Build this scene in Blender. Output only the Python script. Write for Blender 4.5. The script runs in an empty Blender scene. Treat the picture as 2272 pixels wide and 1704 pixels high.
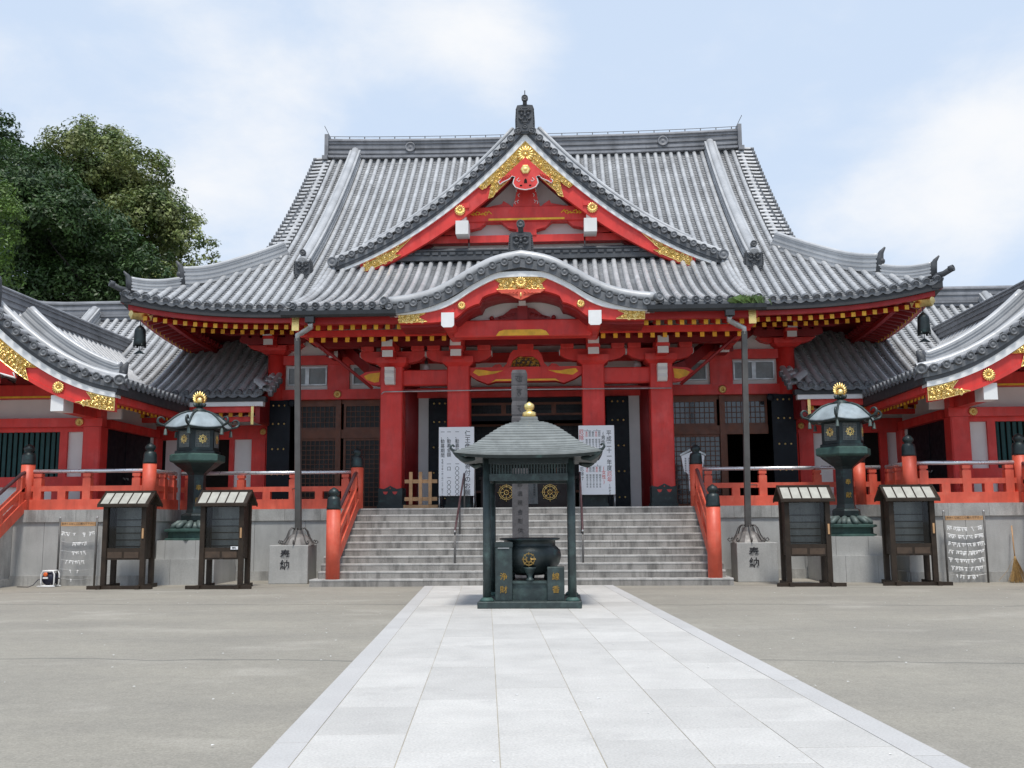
import bpy, bmesh, math, random
import numpy as np
from mathutils import Vector, Matrix, Quaternion
random.seed(7)
SC = bpy.context.scene
COL = SC.collection
R = math.radians
PI = math.pi

# ------------------------------------------------------------------ camera, sky, sun, exposure
EYE = 1.5
FPX, IW, IH = 2209.0, 2272.0, 1704.0
YAW, PIT, ROLL = math.atan(104.0 / FPX), R(7.81), R(0.4)
_f = Vector((-math.sin(YAW) * math.cos(PIT), math.cos(YAW) * math.cos(PIT), math.sin(PIT)))
_r = Vector((math.cos(YAW), math.sin(YAW), 0)); _u = _r.cross(_f)
_r, _u = (_r * math.cos(ROLL) - _u * math.sin(ROLL)), (_r * math.sin(ROLL) + _u * math.cos(ROLL))
cam = bpy.data.cameras.new("camera"); camo = bpy.data.objects.new("camera", cam); COL.objects.link(camo)
camo.matrix_world = Matrix(((_r.x, _u.x, -_f.x, 0), (_r.y, _u.y, -_f.y, 0), (_r.z, _u.z, -_f.z, EYE), (0, 0, 0, 1)))
cam.sensor_width = 36.0; cam.lens = 36.0 * FPX / IW; cam.clip_end = 5000; cam.clip_start = 0.05
SC.camera = camo
SUN_EL, SUN_AZ = R(66), R(8)          # azimuth: from straight behind the camera (-Y) towards +X
W = bpy.data.worlds.new("World"); SC.world = W; W.use_nodes = True
nt = W.node_tree; nt.nodes.clear()
def N(t, kind, **kw):
    n = t.nodes.new(kind)
    for k, v in kw.items(): setattr(n, k, v)
    return n
out = N(nt, 'ShaderNodeOutputWorld'); bg = N(nt, 'ShaderNodeBackground'); sky = N(nt, 'ShaderNodeTexSky')
sky.sky_type = 'NISHITA'; sky.sun_disc = False; sky.sun_elevation = SUN_EL; sky.sun_rotation = PI - SUN_AZ
sky.air_density = 1.0; sky.dust_density = 0.7; sky.ozone_density = 1.5
SKY_STRENGTH = 0.15
# thin bright haze low in the sky, and soft cumulus: noise gathered round a few cloud directions
L_ = nt.links.new
def wmath(op, a, b=None, c=None):
    n = N(nt, 'ShaderNodeMath', operation=op)
    for i, v in enumerate((a, b, c)):
        if v is None: continue
        if isinstance(v, (int, float)): n.inputs[i].default_value = v
        else: L_(v, n.inputs[i])
    return n.outputs[0]
def wramp(v, a, b, c, d):
    n = N(nt, 'ShaderNodeMapRange', interpolation_type='SMOOTHSTEP'); n.inputs[1].default_value = a; n.inputs[2].default_value = b; n.inputs[3].default_value = c; n.inputs[4].default_value = d
    L_(v, n.inputs[0]); return n.outputs[0]
tc = N(nt, 'ShaderNodeTexCoord'); sep = N(nt, 'ShaderNodeSeparateXYZ'); L_(tc.outputs['Generated'], sep.inputs[0])
hz = N(nt, 'ShaderNodeMixRGB'); hz.inputs[2].default_value = (4.5, 5.35, 6.6, 1)
L_(wramp(sep.outputs[2], 0.42, 0.85, 0.90, 0.75), hz.inputs[0]); L_(sky.outputs[0], hz.inputs[1])
def noise_(scale, detail, rough, loc=(0, 0, 0), sq=(1, 1, 1.9)):
    mp = N(nt, 'ShaderNodeMapping'); mp.inputs['Location'].default_value = loc; mp.inputs['Scale'].default_value = sq; L_(tc.outputs['Generated'], mp.inputs[0])
    n = N(nt, 'ShaderNodeTexNoise'); n.inputs['Scale'].default_value = scale; n.inputs['Detail'].default_value = detail; n.inputs['Roughness'].default_value = rough; n.inputs['Distortion'].default_value = 0.2
    L_(mp.outputs[0], n.inputs['Vector']); return n.outputs[0]
nz = noise_(9.0, 8, 0.6); nb = noise_(3.2, 4, 0.5, (4, 2, 1))
cl = wmath('MULTIPLY', wmath('SUBTRACT', nb, 0.48), 1.6)
for (cx_, cy_, rad, amp) in ((900, 40, .17, .85), (1080, 60, .12, .7), (560, 190, .11, .6), (520, 430, .17, .7), (2120, 410, .17, .75), (2250, 300, .13, .6), (350, 20, .12, .45), (1980, 470, .14, .6), (80, 150, .12, .35), (1700, 520, .12, .35)):
    dvec = (_r * ((cx_ * 1.0271 - 1136) / FPX) - _u * ((cy_ * 1.0271 - 852) / FPX) + _f).normalized()
    dn = N(nt, 'ShaderNodeVectorMath', operation='DISTANCE'); dn.inputs[1].default_value = dvec; L_(tc.outputs['Generated'], dn.inputs[0])
    cl = wmath('ADD', cl, wramp(dn.outputs['Value'], 0.0, rad, amp, 0.0))
cl = wmath('ADD', cl, wmath('MULTIPLY', wmath('SUBTRACT', nz, 0.5), 1.5))
fac = wmath('MULTIPLY', wramp(cl, 0.05, 1.45, 0.0, 0.92), wramp(sep.outputs[2], 0.5, 0.85, 1.0, 0.35))
mx = N(nt, 'ShaderNodeMixRGB'); mx.inputs[2].default_value = (6.5, 6.55, 6.65, 1)
L_(fac, mx.inputs[0]); L_(hz.outputs[0], mx.inputs[1])
L_(mx.outputs[0], bg.inputs[0]); bg.inputs[1].default_value = SKY_STRENGTH
L_(bg.outputs[0], out.inputs[0])
sl = bpy.data.lights.new("sun", 'SUN'); sl.energy = 3.1; sl.angle = R(9); sl.color = (1.0, 0.955, 0.89)
so = bpy.data.objects.new("sun", sl); COL.objects.link(so)
sd = Vector((-math.sin(SUN_AZ) * math.cos(SUN_EL), math.cos(SUN_AZ) * math.cos(SUN_EL), -math.sin(SUN_EL)))
so.rotation_euler = sd.to_track_quat('-Z', 'Y').to_euler(); so.location = (0, -20, 60)
VS = SC.view_settings; VS.view_transform = 'Standard'; VS.look = 'None'; VS.exposure = 0.0; VS.gamma = 1.0; VS.use_curve_mapping = False

# ------------------------------------------------------------------ materials
def mat(name, col, rough=0.6, metal=0.0, var=0.15, scale=2.5, bump=0.0, bscale=30.0, island=0.0, streak=0.0, grain=0.0, spec=0.5, col2=None, c2=(0.45, 0.62), c2scale=3.0):
    m = bpy.data.materials.new(name); m.use_nodes = True
    t = m.node_tree; b = t.nodes['Principled BSDF']
    b.inputs['Roughness'].default_value = rough; b.inputs['Metallic'].default_value = metal
    b.inputs['Specular IOR Level'].default_value = spec
    g = N(t, 'ShaderNodeNewGeometry'); L = t.links.new
    def noise(sc, detail=4, vec=None, rgh=0.55):
        n = N(t, 'ShaderNodeTexNoise'); n.inputs['Scale'].default_value = sc; n.inputs['Detail'].default_value = detail; n.inputs['Roughness'].default_value = rgh
        L(vec or g.outputs['Position'], n.inputs['Vector']); return n.outputs[0]
    def remap(v, a, b_, c, d):
        n = N(t, 'ShaderNodeMapRange'); n.inputs[1].default_value = a; n.inputs[2].default_value = b_; n.inputs[3].default_value = c; n.inputs[4].default_value = d
        L(v, n.inputs[0]); return n.outputs[0]
    def mul(a, b_):
        n = N(t, 'ShaderNodeMath', operation='MULTIPLY'); L(a, n.inputs[0]); L(b_, n.inputs[1]); return n.outputs[0]
    f = remap(noise(scale), 0.3, 0.7, 1 - var, 1 + var)
    if island: f = mul(f, remap(g.outputs['Random Per Island'], 0, 1, 1 - island, 1 + island))
    if grain: f = mul(f, remap(noise(55, 2), 0.3, 0.7, 1 - grain, 1 + grain))
    if streak:
        mpn = N(t, 'ShaderNodeMapping'); mpn.inputs['Scale'].default_value = (5, 5, 0.9); L(g.outputs['Position'], mpn.inputs[0])
        f = mul(f, remap(noise(1.0, 5, mpn.outputs[0], 0.65), 0.46, 0.66, 1.0, 1 - streak))
    base = N(t, 'ShaderNodeRGB'); base.outputs[0].default_value = (*col, 1); bo = base.outputs[0]
    if col2:
        mm = N(t, 'ShaderNodeMixRGB'); mm.inputs[2].default_value = (*col2, 1); L(bo, mm.inputs[1])
        L(remap(noise(c2scale, 6, None, 0.62), c2[0], c2[1], 0, 1), mm.inputs[0]); bo = mm.outputs[0]
    vm = N(t, 'ShaderNodeVectorMath', operation='SCALE'); L(bo, vm.inputs[0]); L(f, vm.inputs['Scale'])
    L(vm.outputs[0], b.inputs['Base Color'])
    if var: L(remap(noise(scale * 2.3), 0.3, 0.7, max(0.05, rough - 0.1), min(1, rough + 0.1)), b.inputs['Roughness'])
    if bump:
        bn = N(t, 'ShaderNodeBump'); bn.inputs['Strength'].default_value = bump; bn.inputs['Distance'].default_value = 0.02
        L(noise(bscale, 5), bn.inputs['Height']); L(bn.outputs[0], b.inputs['Normal'])
    return m
M = {}
M['tile'] = mat('roof tile', (0.45, 0.455, 0.46), 0.36, 0, 0.18, 0.9, 0.12, 14, island=0.07, streak=0.10, spec=0.8)
M['tileend'] = mat('shaded tile end', (0.135, 0.142, 0.152), 0.5, 0, 0.3, 6, 0.2, 30, island=0.15)  # roof tile with the shade of front-facing ends put into the colour
M['tiledark'] = mat('dark tile', (0.065, 0.069, 0.075), 0.55, 0, 0.25, 3, 0.2, 25, island=0.1)
M['tileridge'] = mat('ridge tile', (0.22, 0.225, 0.24), 0.55, 0, 0.25, 1.5, 0.25, 20, island=0.12, streak=0.25)
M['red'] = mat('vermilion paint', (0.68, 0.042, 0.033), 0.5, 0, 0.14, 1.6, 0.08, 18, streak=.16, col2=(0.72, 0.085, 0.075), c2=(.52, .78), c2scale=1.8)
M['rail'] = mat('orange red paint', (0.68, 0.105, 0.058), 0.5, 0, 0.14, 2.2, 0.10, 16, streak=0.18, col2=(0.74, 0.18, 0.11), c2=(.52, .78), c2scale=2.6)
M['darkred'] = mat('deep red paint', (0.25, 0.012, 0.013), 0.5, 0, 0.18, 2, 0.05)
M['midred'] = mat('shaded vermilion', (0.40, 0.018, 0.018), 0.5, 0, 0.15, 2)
M['white'] = mat('white plaster', (0.74, 0.73, 0.71), 0.8, 0, 0.05, 2, 0.05, 12)
M['whitepaint'] = mat('white paint', (0.80, 0.80, 0.79), 0.5, 0, 0.05, 3)
M['gold'] = mat('gilt metal', (1.0, 0.74, 0.30), 0.38, 1.0, 0.12, 8, 0.25, 40)
M['golddark'] = mat('tarnished gilt', (0.50, 0.30, 0.07), 0.45, 1.0, 0.3, 14, 0.3, 40)
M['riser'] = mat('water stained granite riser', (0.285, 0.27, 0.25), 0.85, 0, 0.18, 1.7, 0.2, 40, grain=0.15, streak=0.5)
M['eaveboard'] = mat('dark eave board', (0.035, 0.036, 0.038), 0.6, 0, 0.2, 3)
M['goldpaint'] = mat('yellow ochre paint', (0.82, 0.44, 0.03), 0.5, 0, 0.2, 5)
M['stone'] = mat('granite', (0.40, 0.40, 0.385), 0.75, 0, 0.13, 1.3, 0.15, 40, grain=0.10, streak=0.12)
M['stonecap'] = mat('weathered granite cap', (0.36, 0.355, 0.335), 0.8, 0, 0.2, 1.7, 0.2, 40, grain=0.12, streak=0.35, island=0.08)
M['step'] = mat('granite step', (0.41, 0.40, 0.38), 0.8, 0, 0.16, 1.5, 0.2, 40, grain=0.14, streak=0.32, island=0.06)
M['black'] = mat('black lacquered wood', (0.007, 0.010, 0.015), 0.5, 0, 0.2, 3, spec=0.25)
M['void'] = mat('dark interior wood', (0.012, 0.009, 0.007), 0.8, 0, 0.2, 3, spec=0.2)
M['wood'] = mat('brown wood', (0.15, 0.05, 0.022), 0.5, 0, 0.25, 4, 0.1, 20)
M['lattice'] = mat('lattice wood', (0.115, 0.045, 0.024), 0.55, 0, 0.25, 4)
M['darkpane'] = mat('dark pane', (0.012, 0.012, 0.012), 0.3, 0, 0.05, 1, spec=0.25)
M['paleglass'] = mat('dark door glass', (0.03, 0.036, 0.042), 0.06, 0, 0.05, 1, spec=0.9)
M['palewood'] = mat('pale bare wood', (0.50, 0.29, 0.14), 0.6, 0, 0.2, 5, 0.1, 30, streak=0.15)
M['casewood'] = mat('dark brown stained wood', (0.034, 0.023, 0.015), 0.55, 0, 0.3, 6, 0.15, 40, streak=0.2, spec=.3)
M['casedrawer'] = mat('dark drawer wood', (0.065, 0.040, 0.024), 0.55, 0, 0.3, 6, 0.1, 40)
M['skirt'] = mat('weathered sheet metal', (0.22, 0.21, 0.20), 0.55, 0.2, 0.25, 6, 0.1, 30, streak=.2)
M['lotus'] = mat('pale green bronze', (0.10, 0.135, 0.125), 0.55, 0.1, 0.3, 8, 0.15, 30)
M['bronze'] = mat('bronze with patina', (0.036, 0.052, 0.052), 0.48, 0.2, 0.25, 5, 0.15, 30, col2=(0.085, 0.135, 0.125), c2=(0.50, 0.80), c2scale=4, streak=.2)
M['bronzedark'] = mat('dark bronze', (0.022, 0.032, 0.033), 0.42, 0.3, 0.25, 5, 0.1, 30, col2=(0.05, 0.11, 0.10), c2=(0.58, 0.85), c2scale=5)
M['patina'] = mat('green patina', (0.050, 0.105, 0.090), 0.6, 0.1, 0.25, 6, 0.2, 40, col2=(0.035, 0.07, 0.065), c2=(0.5, 0.75), c2scale=7)
M['copper'] = mat('weathered copper roof', (0.215, 0.23, 0.222), 0.55, 0.05, 0.15, 3, 0.1, 30, island=0.07, streak=0.2)
M['bronzeroof'] = mat('pale bronze roof', (0.31, 0.37, 0.395), 0.55, 0.0, 0.18, 4, 0.1, 30, streak=0.15)
M['gutter'] = mat('dark gutter metal', (0.030, 0.033, 0.037), 0.5, 0.2, 0.2, 3)
M['steel'] = mat('stainless pipe', (0.72, 0.73, 0.75), 0.32, 0.7, 0.05, 4)
M['greypipe'] = mat('grey brown metal', (0.12, 0.115, 0.11), 0.5, 0.4, 0.2, 3, 0.05, streak=0.2)
M['maroonpipe'] = mat('maroon handrail', (0.085, 0.045, 0.05), 0.4, 0.2, 0.2, 4)
M['zinc'] = mat('galvanised metal', (0.45, 0.46, 0.46), 0.4, 0.6, 0.2, 5)
M['weathered'] = mat('weathered grey wood', (0.095, 0.09, 0.094), 0.85, 0, 0.25, 3, 0.3, 25, streak=0.45)
M['board'] = mat('white board', (0.80, 0.81, 0.83), 0.5, 0, 0.03, 2)
M['ink'] = mat('black ink', (0.018, 0.018, 0.022), 0.6, 0, 0.0)
M['fadedink'] = mat('faded ink', (0.045, 0.045, 0.048), 0.8, 0, 0.3, 20)
M['redink'] = mat('red ink', (0.62, 0.06, 0.05), 0.6, 0, 0.0)
M['green'] = mat('green window bars', (0.022, 0.085, 0.085), 0.5, 0, 0.15, 3)
M['casepanel'] = mat('grey acrylic panel', (0.19, 0.205, 0.20), 0.25, 0, 0.12, 1.5, streak=0.25)
M['roofpanel'] = mat('pale roof panel', (0.40, 0.39, 0.34), 0.6, 0, 0.15, 6)
M['paper'] = mat('folded white paper', (0.82, 0.82, 0.80), 0.8, 0, 0.05, 3)
M['straw'] = mat('straw', (0.36, 0.22, 0.08), 0.8, 0, 0.3, 20)
M['navy'] = mat('navy cable', (0.012, 0.014, 0.035), 0.4, 0, 0.1, 4)
M['orange'] = mat('orange plastic', (0.75, 0.14, 0.03), 0.4, 0, 0.05, 4)
M['leafgrass'] = mat('weed leaf', (0.075, 0.13, 0.03), 0.6, 0, 0.3, 20, island=0.3)
M['bark'] = mat('bark', (0.030, 0.026, 0.020), 0.9, 0, 0.3, 6, 0.4, 12)

# ------------------------------------------------------------------ mesh building
def V(*a): return Vector(a)
class MB:
    def __init__(s): s.v = []; s.f = []; s.m = []; s.s = []
    def add(s, vs, fs, mi=0, sm=False):
        o = len(s.v); s.v.extend(tuple(p) for p in vs)
        for f in fs: s.f.append(tuple(o + i for i in f))
        s.m.extend([mi] * len(fs)); s.s.extend([sm] * len(fs)); return s
    def box(s, x0, x1, y0, y1, z0, z1, mi=0):
        return s.add([(x0, y0, z0), (x1, y0, z0), (x1, y1, z0), (x0, y1, z0), (x0, y0, z1), (x1, y0, z1), (x1, y1, z1), (x0, y1, z1)],
                     [(0, 3, 2, 1), (4, 5, 6, 7), (0, 1, 5, 4), (1, 2, 6, 5), (2, 3, 7, 6), (3, 0, 4, 7)], mi)
    def bev(s, x0, x1, y0, y1, z0, z1, b=0.02, mi=0):
        xs = [(x0 + b, y0), (x1 - b, y0), (x1, y0 + b), (x1, y1 - b), (x1 - b, y1), (x0 + b, y1), (x0, y1 - b), (x0, y0 + b)]
        cx, cy = (x0 + x1) / 2, (y0 + y1) / 2
        def ring(z, k): return [(cx + (x - cx) * (1 - k / max(1e-6, abs(x1 - x0) / 2)), cy + (y - cy) * (1 - k / max(1e-6, abs(y1 - y0) / 2)), z) for x, y in xs]
        return s.loft([ring(z0, b), ring(z0 + b, 0), ring(z1 - b, 0), ring(z1, b)], mi, True)
    def loft(s, rings, mi=0, caps=False, sm=False, closed=True):
        n = len(rings[0]); o = len(s.v); fs = []
        vs = [p for r in rings for p in r]
        for i in range(len(rings) - 1):
            for j in range(n if closed else n - 1):
                k = (j + 1) % n; fs.append((i * n + j, i * n + k, (i + 1) * n + k, (i + 1) * n + j))
        s.add(vs, fs, mi, sm)
        if caps:
            s.f.append(tuple(o + j for j in reversed(range(n)))); s.f.append(tuple(o + (len(rings) - 1) * n + j for j in range(n)))
            s.m.extend([mi, mi]); s.s.extend([False, False])
        return s
    def plate(s, poly, y0, y1, mi=0):          # polygon in x,z extruded along y
        return s.loft([[(x, y0, z) for x, z in poly], [(x, y1, z) for x, z in poly]], mi, True)
    def platex(s, poly, x0, x1, mi=0):         # polygon in y,z extruded along x
        return s.loft([[(x0, y, z) for y, z in poly], [(x1, y, z) for y, z in poly]], mi, True)
    def platez(s, poly, z0, z1, mi=0):
        return s.loft([[(x, y, z0) for x, y in poly], [(x, y, z1) for x, y in poly]], mi, True)
    def band(s, top, bot, y0, y1, mi=0):       # strip between two x,z curves of equal length, extruded along y
        rings = [[(a[0], y0, a[1]), (b[0], y0, b[1]), (b[0], y1, b[1]), (a[0], y1, a[1])] for a, b in zip(top, bot)]
        return s.loft(rings, mi, True)
    def tube(s, pts, r, n=8, mi=0, caps=True, up=None):
        pts = [Vector(p) for p in pts]; rs = r if isinstance(r, (list, tuple)) else [r] * len(pts); rings = []; prev = None
        for i, p in enumerate(pts):
            t = (pts[min(i + 1, len(pts) - 1)] - pts[max(i - 1, 0)]).normalized()
            if prev is None:
                a = Vector((0, 0, 1)) if abs(t.z) < 0.9 else Vector((1, 0, 0)); u = t.cross(a).normalized()
            else: u = (prev - t * prev.dot(t)).normalized()
            prev = u; w = t.cross(u)
            rings.append([tuple(p + (u * math.cos(2 * PI * k / n) + w * math.sin(2 * PI * k / n)) * rs[i]) for k in range(n)])
        return s.loft(rings, mi, caps, n > 5)
    def lathe(s, prof, c=(0, 0, 0), n=20, mi=0, ax='z', sm=True, a0=0.0):
        rings = []
        for r, z in prof:
            rr = []
            for k in range(n):
                a = a0 + 2 * PI * k / n; x, y = r * math.cos(a), r * math.sin(a)
                rr.append((c[0] + x, c[1] + y, c[2] + z) if ax == 'z' else ((c[0] + x, c[1] - z, c[2] + y) if ax == 'y' else (c[0] + z, c[1] + x, c[2] + y)))
            rings.append(rr)
        return s.loft(rings, mi, True, sm)
    def sphere(s, c, r, n=12, mi=0, sq=(1, 1, 1)):
        h = n // 2 + 1; rings = []
        for i in range(h):
            a = -PI / 2 + PI * (i + 0.02) / (h - 0.96)
            rings.append([(c[0] + r * sq[0] * math.cos(a) * math.cos(2 * PI * k / n), c[1] + r * sq[1] * math.cos(a) * math.sin(2 * PI * k / n), c[2] + r * sq[2] * math.sin(a)) for k in range(n)])
        return s.loft(rings, mi, True, True)
    def sweep(s, prof, pts, mi=0, caps=True, side=None, sm=False):   # prof: (across, up) ; side fixed or horizontal
        pts = [Vector(p) for p in pts]; rings = []
        for i, p in enumerate(pts):
            t = (pts[min(i + 1, len(pts) - 1)] - pts[max(i - 1, 0)]).normalized()
            sd_ = Vector(side) if side else t.cross(Vector((0, 0, 1))).normalized()
            up = sd_.cross(t).normalized()
            if up.z < -0.01: up = -up
            rings.append([tuple(p + sd_ * a + up * b) for a, b in prof])
        return s.loft(rings, mi, caps, sm)
    def build(s, name, mats, parent=None, off=(0, 0, 0), mx=1):
        me = bpy.data.meshes.new(name)
        ox, oy, oz = off
        me.from_pydata([(x * mx - ox, y - oy, z - oz) for x, y, z in s.v], [], s.f if mx > 0 else [f[::-1] for f in s.f])
        me.polygons.foreach_set('material_index', s.m); me.polygons.foreach_set('use_smooth', s.s)
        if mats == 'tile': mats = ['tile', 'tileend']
        if mats == 'tiledark': mats = ['tiledark', 'tiledark']
        for m in (mats if isinstance(mats, (list, tuple)) else [mats]): me.materials.append(M[m] if isinstance(m, str) else m)
        me.update()
        o = bpy.data.objects.new(name, me); COL.objects.link(o)
        if parent: o.parent = parent
        return o
def tag(o, label=None, cat=None, group=None, kind=None):
    for k, v in (('label', label), ('category', cat), ('group', group), ('kind', kind)):
        if v: o[k] = v
    return o
def thing(name, label, cat, loc=(0, 0, 0), rz=0.0, group=None):
    o = bpy.data.objects.new(name, None); COL.objects.link(o); o.location = loc; o.rotation_euler = (0, 0, rz); o.empty_display_size = 0.2
    return tag(o, label, cat, group)
def copy_tree(o, parent=None):
    c = o.copy(); COL.objects.link(c)
    if parent: c.parent = parent
    for ch in list(o.children): copy_tree(ch, c)
    return c
def copy_part(o, dx=0, dy=0, dz=0):
    c = o.copy(); COL.objects.link(c); c.location = (o.location.x + dx, o.location.y + dy, o.location.z + dz); return c
def text(body, size, m, parent, loc, name='lettering', line=1.0, wid=1.0, ext=0.004, align='CENTER', rot=(PI / 2, 0, 0), bold=0.0):
    c = bpy.data.curves.new(name, 'FONT'); c.body = body; c.size = size; c.extrude = ext; c.align_x = align; c.align_y = 'TOP'; c.space_line = line; c.offset = bold
    o = bpy.data.objects.new(name, c); COL.objects.link(o)
    bpy.context.view_layer.update()
    me = bpy.data.meshes.new_from_object(o.evaluated_get(bpy.context.evaluated_depsgraph_get()))
    bpy.data.objects.remove(o); bpy.data.curves.remove(c)
    o = bpy.data.objects.new(name, me); COL.objects.link(o); me.materials.clear(); me.materials.append(M[m])
    o.location = loc; o.rotation_euler = rot; o.scale = (wid, 1, 1)
    if parent: o.parent = parent
    return o
def vert(t): return '\n'.join(t)
def curve(pts, n):                               # Catmull-Rom through x,z points
    out_ = []
    P = [pts[0]] + list(pts) + [pts[-1]]
    for i in range(1, len(P) - 2):
        for k in range(n):
            t = k / n; q = []
            for d in range(len(P[0])):
                a, b, c, e = P[i - 1][d], P[i][d], P[i + 1][d], P[i + 2][d]
                q.append(0.5 * (2 * b + (c - a) * t + (2 * a - 5 * b + 4 * c - e) * t * t + (3 * b - a - 3 * c + e) * t ** 3))
            out_.append(tuple(q))
    out_.append(tuple(pts[-1])); return out_
def resample(pts, step):
    pts = [Vector(p) for p in pts]; L = [0]
    for a, b in zip(pts, pts[1:]): L.append(L[-1] + (b - a).length)
    n = max(1, round(L[-1] / step)); res = []; j = 0
    for k in range(n + 1):
        d = L[-1] * k / n
        while j < len(pts) - 2 and L[j + 1] < d: j += 1
        res.append(pts[j].lerp(pts[j + 1], (d - L[j]) / max(1e-9, L[j + 1] - L[j])))
    return res
# a tiled roof: round cover tiles along every rail, stepped concave pan tiles between
def tile_end(mb, c, d, r=0.088, mi=1):
    d = Vector(d).normalized(); a = Vector((0, 0, 1)) if abs(d.z) < 0.9 else Vector((1, 0, 0)); u = d.cross(a).normalized(); w = d.cross(u); c = Vector(c)
    prof = [(r, -0.10), (r, 0.015), (r * 0.92, 0.022), (r * 0.78, 0.020), (r * 0.74, 0.004), (r * 0.42, 0.004), (r * 0.34, 0.016), (r * 0.1, 0.020)]
    mb.loft([[tuple(c + (u * math.cos(2 * PI * k / 12) + w * math.sin(2 * PI * k / 12)) * rr + d * z) for k in range(12)] for rr, z in prof], mi, True, True)
def cover(mb, pts, side, r=0.078, seg=0.42, n=9, arc=1.75, mi=0):
    P = resample(pts, seg); side = Vector(side)
    for a, b in zip(P, P[1:]):
        t = (b - a).normalized(); nr = side.cross(t).normalized()
        if nr.z < 0: nr = -nr
        rings = []
        for p, rr in ((a - t * 0.01, r * 1.035), (a + t * 0.04, r * 1.02), (b, r * 0.985)):
            rings.append([tuple(p + side * math.sin(-arc + 2 * arc * k / (n - 1)) * rr + nr * (math.cos(-arc + 2 * arc * k / (n - 1)) * rr + 0.038)) for k in range(n)])
        mb.loft(rings, mi, False, True, closed=False)
def tile_field(mb, rails, side, step=0.14, ends=True, r=0.075, sag=0.046, lip=0.042, sub=4, endr=0.09, seg=0.42, mi=0, first=True, last=True):
    side = Vector(side).normalized(); S = []
    for pts in rails:
        P = np.array([tuple(p) for p in pts], float); L = np.r_[0, np.cumsum(np.linalg.norm(np.diff(P, axis=0), axis=1))]; S.append((P, L))
    sv = np.array(side)
    for i in range(len(rails) - 1):
        (A, LA), (B, LB) = S[i], S[i + 1]; K = int(math.ceil(max(LA[-1], LB[-1]) / step))
        s_ = np.arange(K + 1) * step
        pa = np.stack([np.interp(s_, LA, A[:, d]) for d in range(3)], 1); pb = np.stack([np.interp(s_, LB, B[:, d]) for d in range(3)], 1)
        tg = np.gradient(pa + pb, axis=0) if K > 0 else np.zeros_like(pa)
        nr = np.cross(sv, tg); nr /= np.maximum(1e-9, np.linalg.norm(nr, axis=1))[:, None]; nr[nr[:, 2] < 0] *= -1
        us = np.linspace(0, 1, sub + 1)
        for k in range(K):
            vs = []
            for (kk, h) in ((k, lip), (k + 1, 0.0), (k, -0.012)):
                for u in us:
                    q = pa[kk] * (1 - u) + pb[kk] * u + nr[kk] * (h - sag * 4 * u * (1 - u))
                    vs.append(q.tolist())
            m_ = sub + 1
            fs = [(j, j + 1, m_ + j + 1, m_ + j) for j in range(sub)] + [(2 * m_ + j, 2 * m_ + j + 1, j + 1, j) for j in range(sub)]
            mb.add(vs, fs, mi)
        if ends:     # hanging lip of the lowest pan
            vs = []; t0 = (pa[1] - pa[0]); t0 = t0 / max(1e-9, np.linalg.norm(t0))
            for u in us: vs.append((pa[0] * (1 - u) + pb[0] * u + nr[0] * (lip - sag * 4 * u * (1 - u)) - t0 * 0.01).tolist())
            for u in us: vs.append((pa[0] * (1 - u) + pb[0] * u + nr[0] * (lip - sag * 4 * u * (1 - u)) - t0 * 0.012 + np.array((0, 0, -0.075 - 0.02 * 4 * u * (1 - u)))).tolist())
            mb.add(vs, [(j, j + 1, sub + 2 + j, sub + 1 + j) for j in range(sub)], 1)
    for i, pts in enumerate(rails):
        if (i == 0 and not first) or (i == len(rails) - 1 and not last): continue
        if (Vector(pts[-1]) - Vector(pts[0])).length < 0.12: continue
        cover(mb, pts, side, r, seg, mi=mi)
        if ends:
            d = Vector(pts[0]) - Vector(pts[1]); d.normalize(); tile_end(mb, Vector(pts[0]) + d * 0.03 + Vector((0, 0, 0.05)), d, endr, 1)
def ridge_bar(mb, pts, w=0.30, h=0.42, side=None, mi=0, layers=7):   # stacked flat courses with a round tile on top
    z = -0.12
    hh = (h + 0.12) / layers
    for k in range(layers):
        ww = w * (0.45 if k % 2 else 0.54) * (1 - 0.10 * k / layers)
        mb.sweep([(-ww, z), (ww, z), (ww, z + hh), (-ww, z + hh)], pts, mi, True, side); z += hh
    mb.sweep([(-w * 0.56, h), (w * 0.56, h), (w * 0.56, h + 0.035), (-w * 0.56, h + 0.035)], pts, mi, True, side)
    rr = w * 0.36
    mb.sweep([(rr * math.cos(a), h + 0.03 + rr * 0.8 * math.sin(a)) for a in [PI * k / 8 for k in range(9)]], pts, mi, True, side, True)
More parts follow.
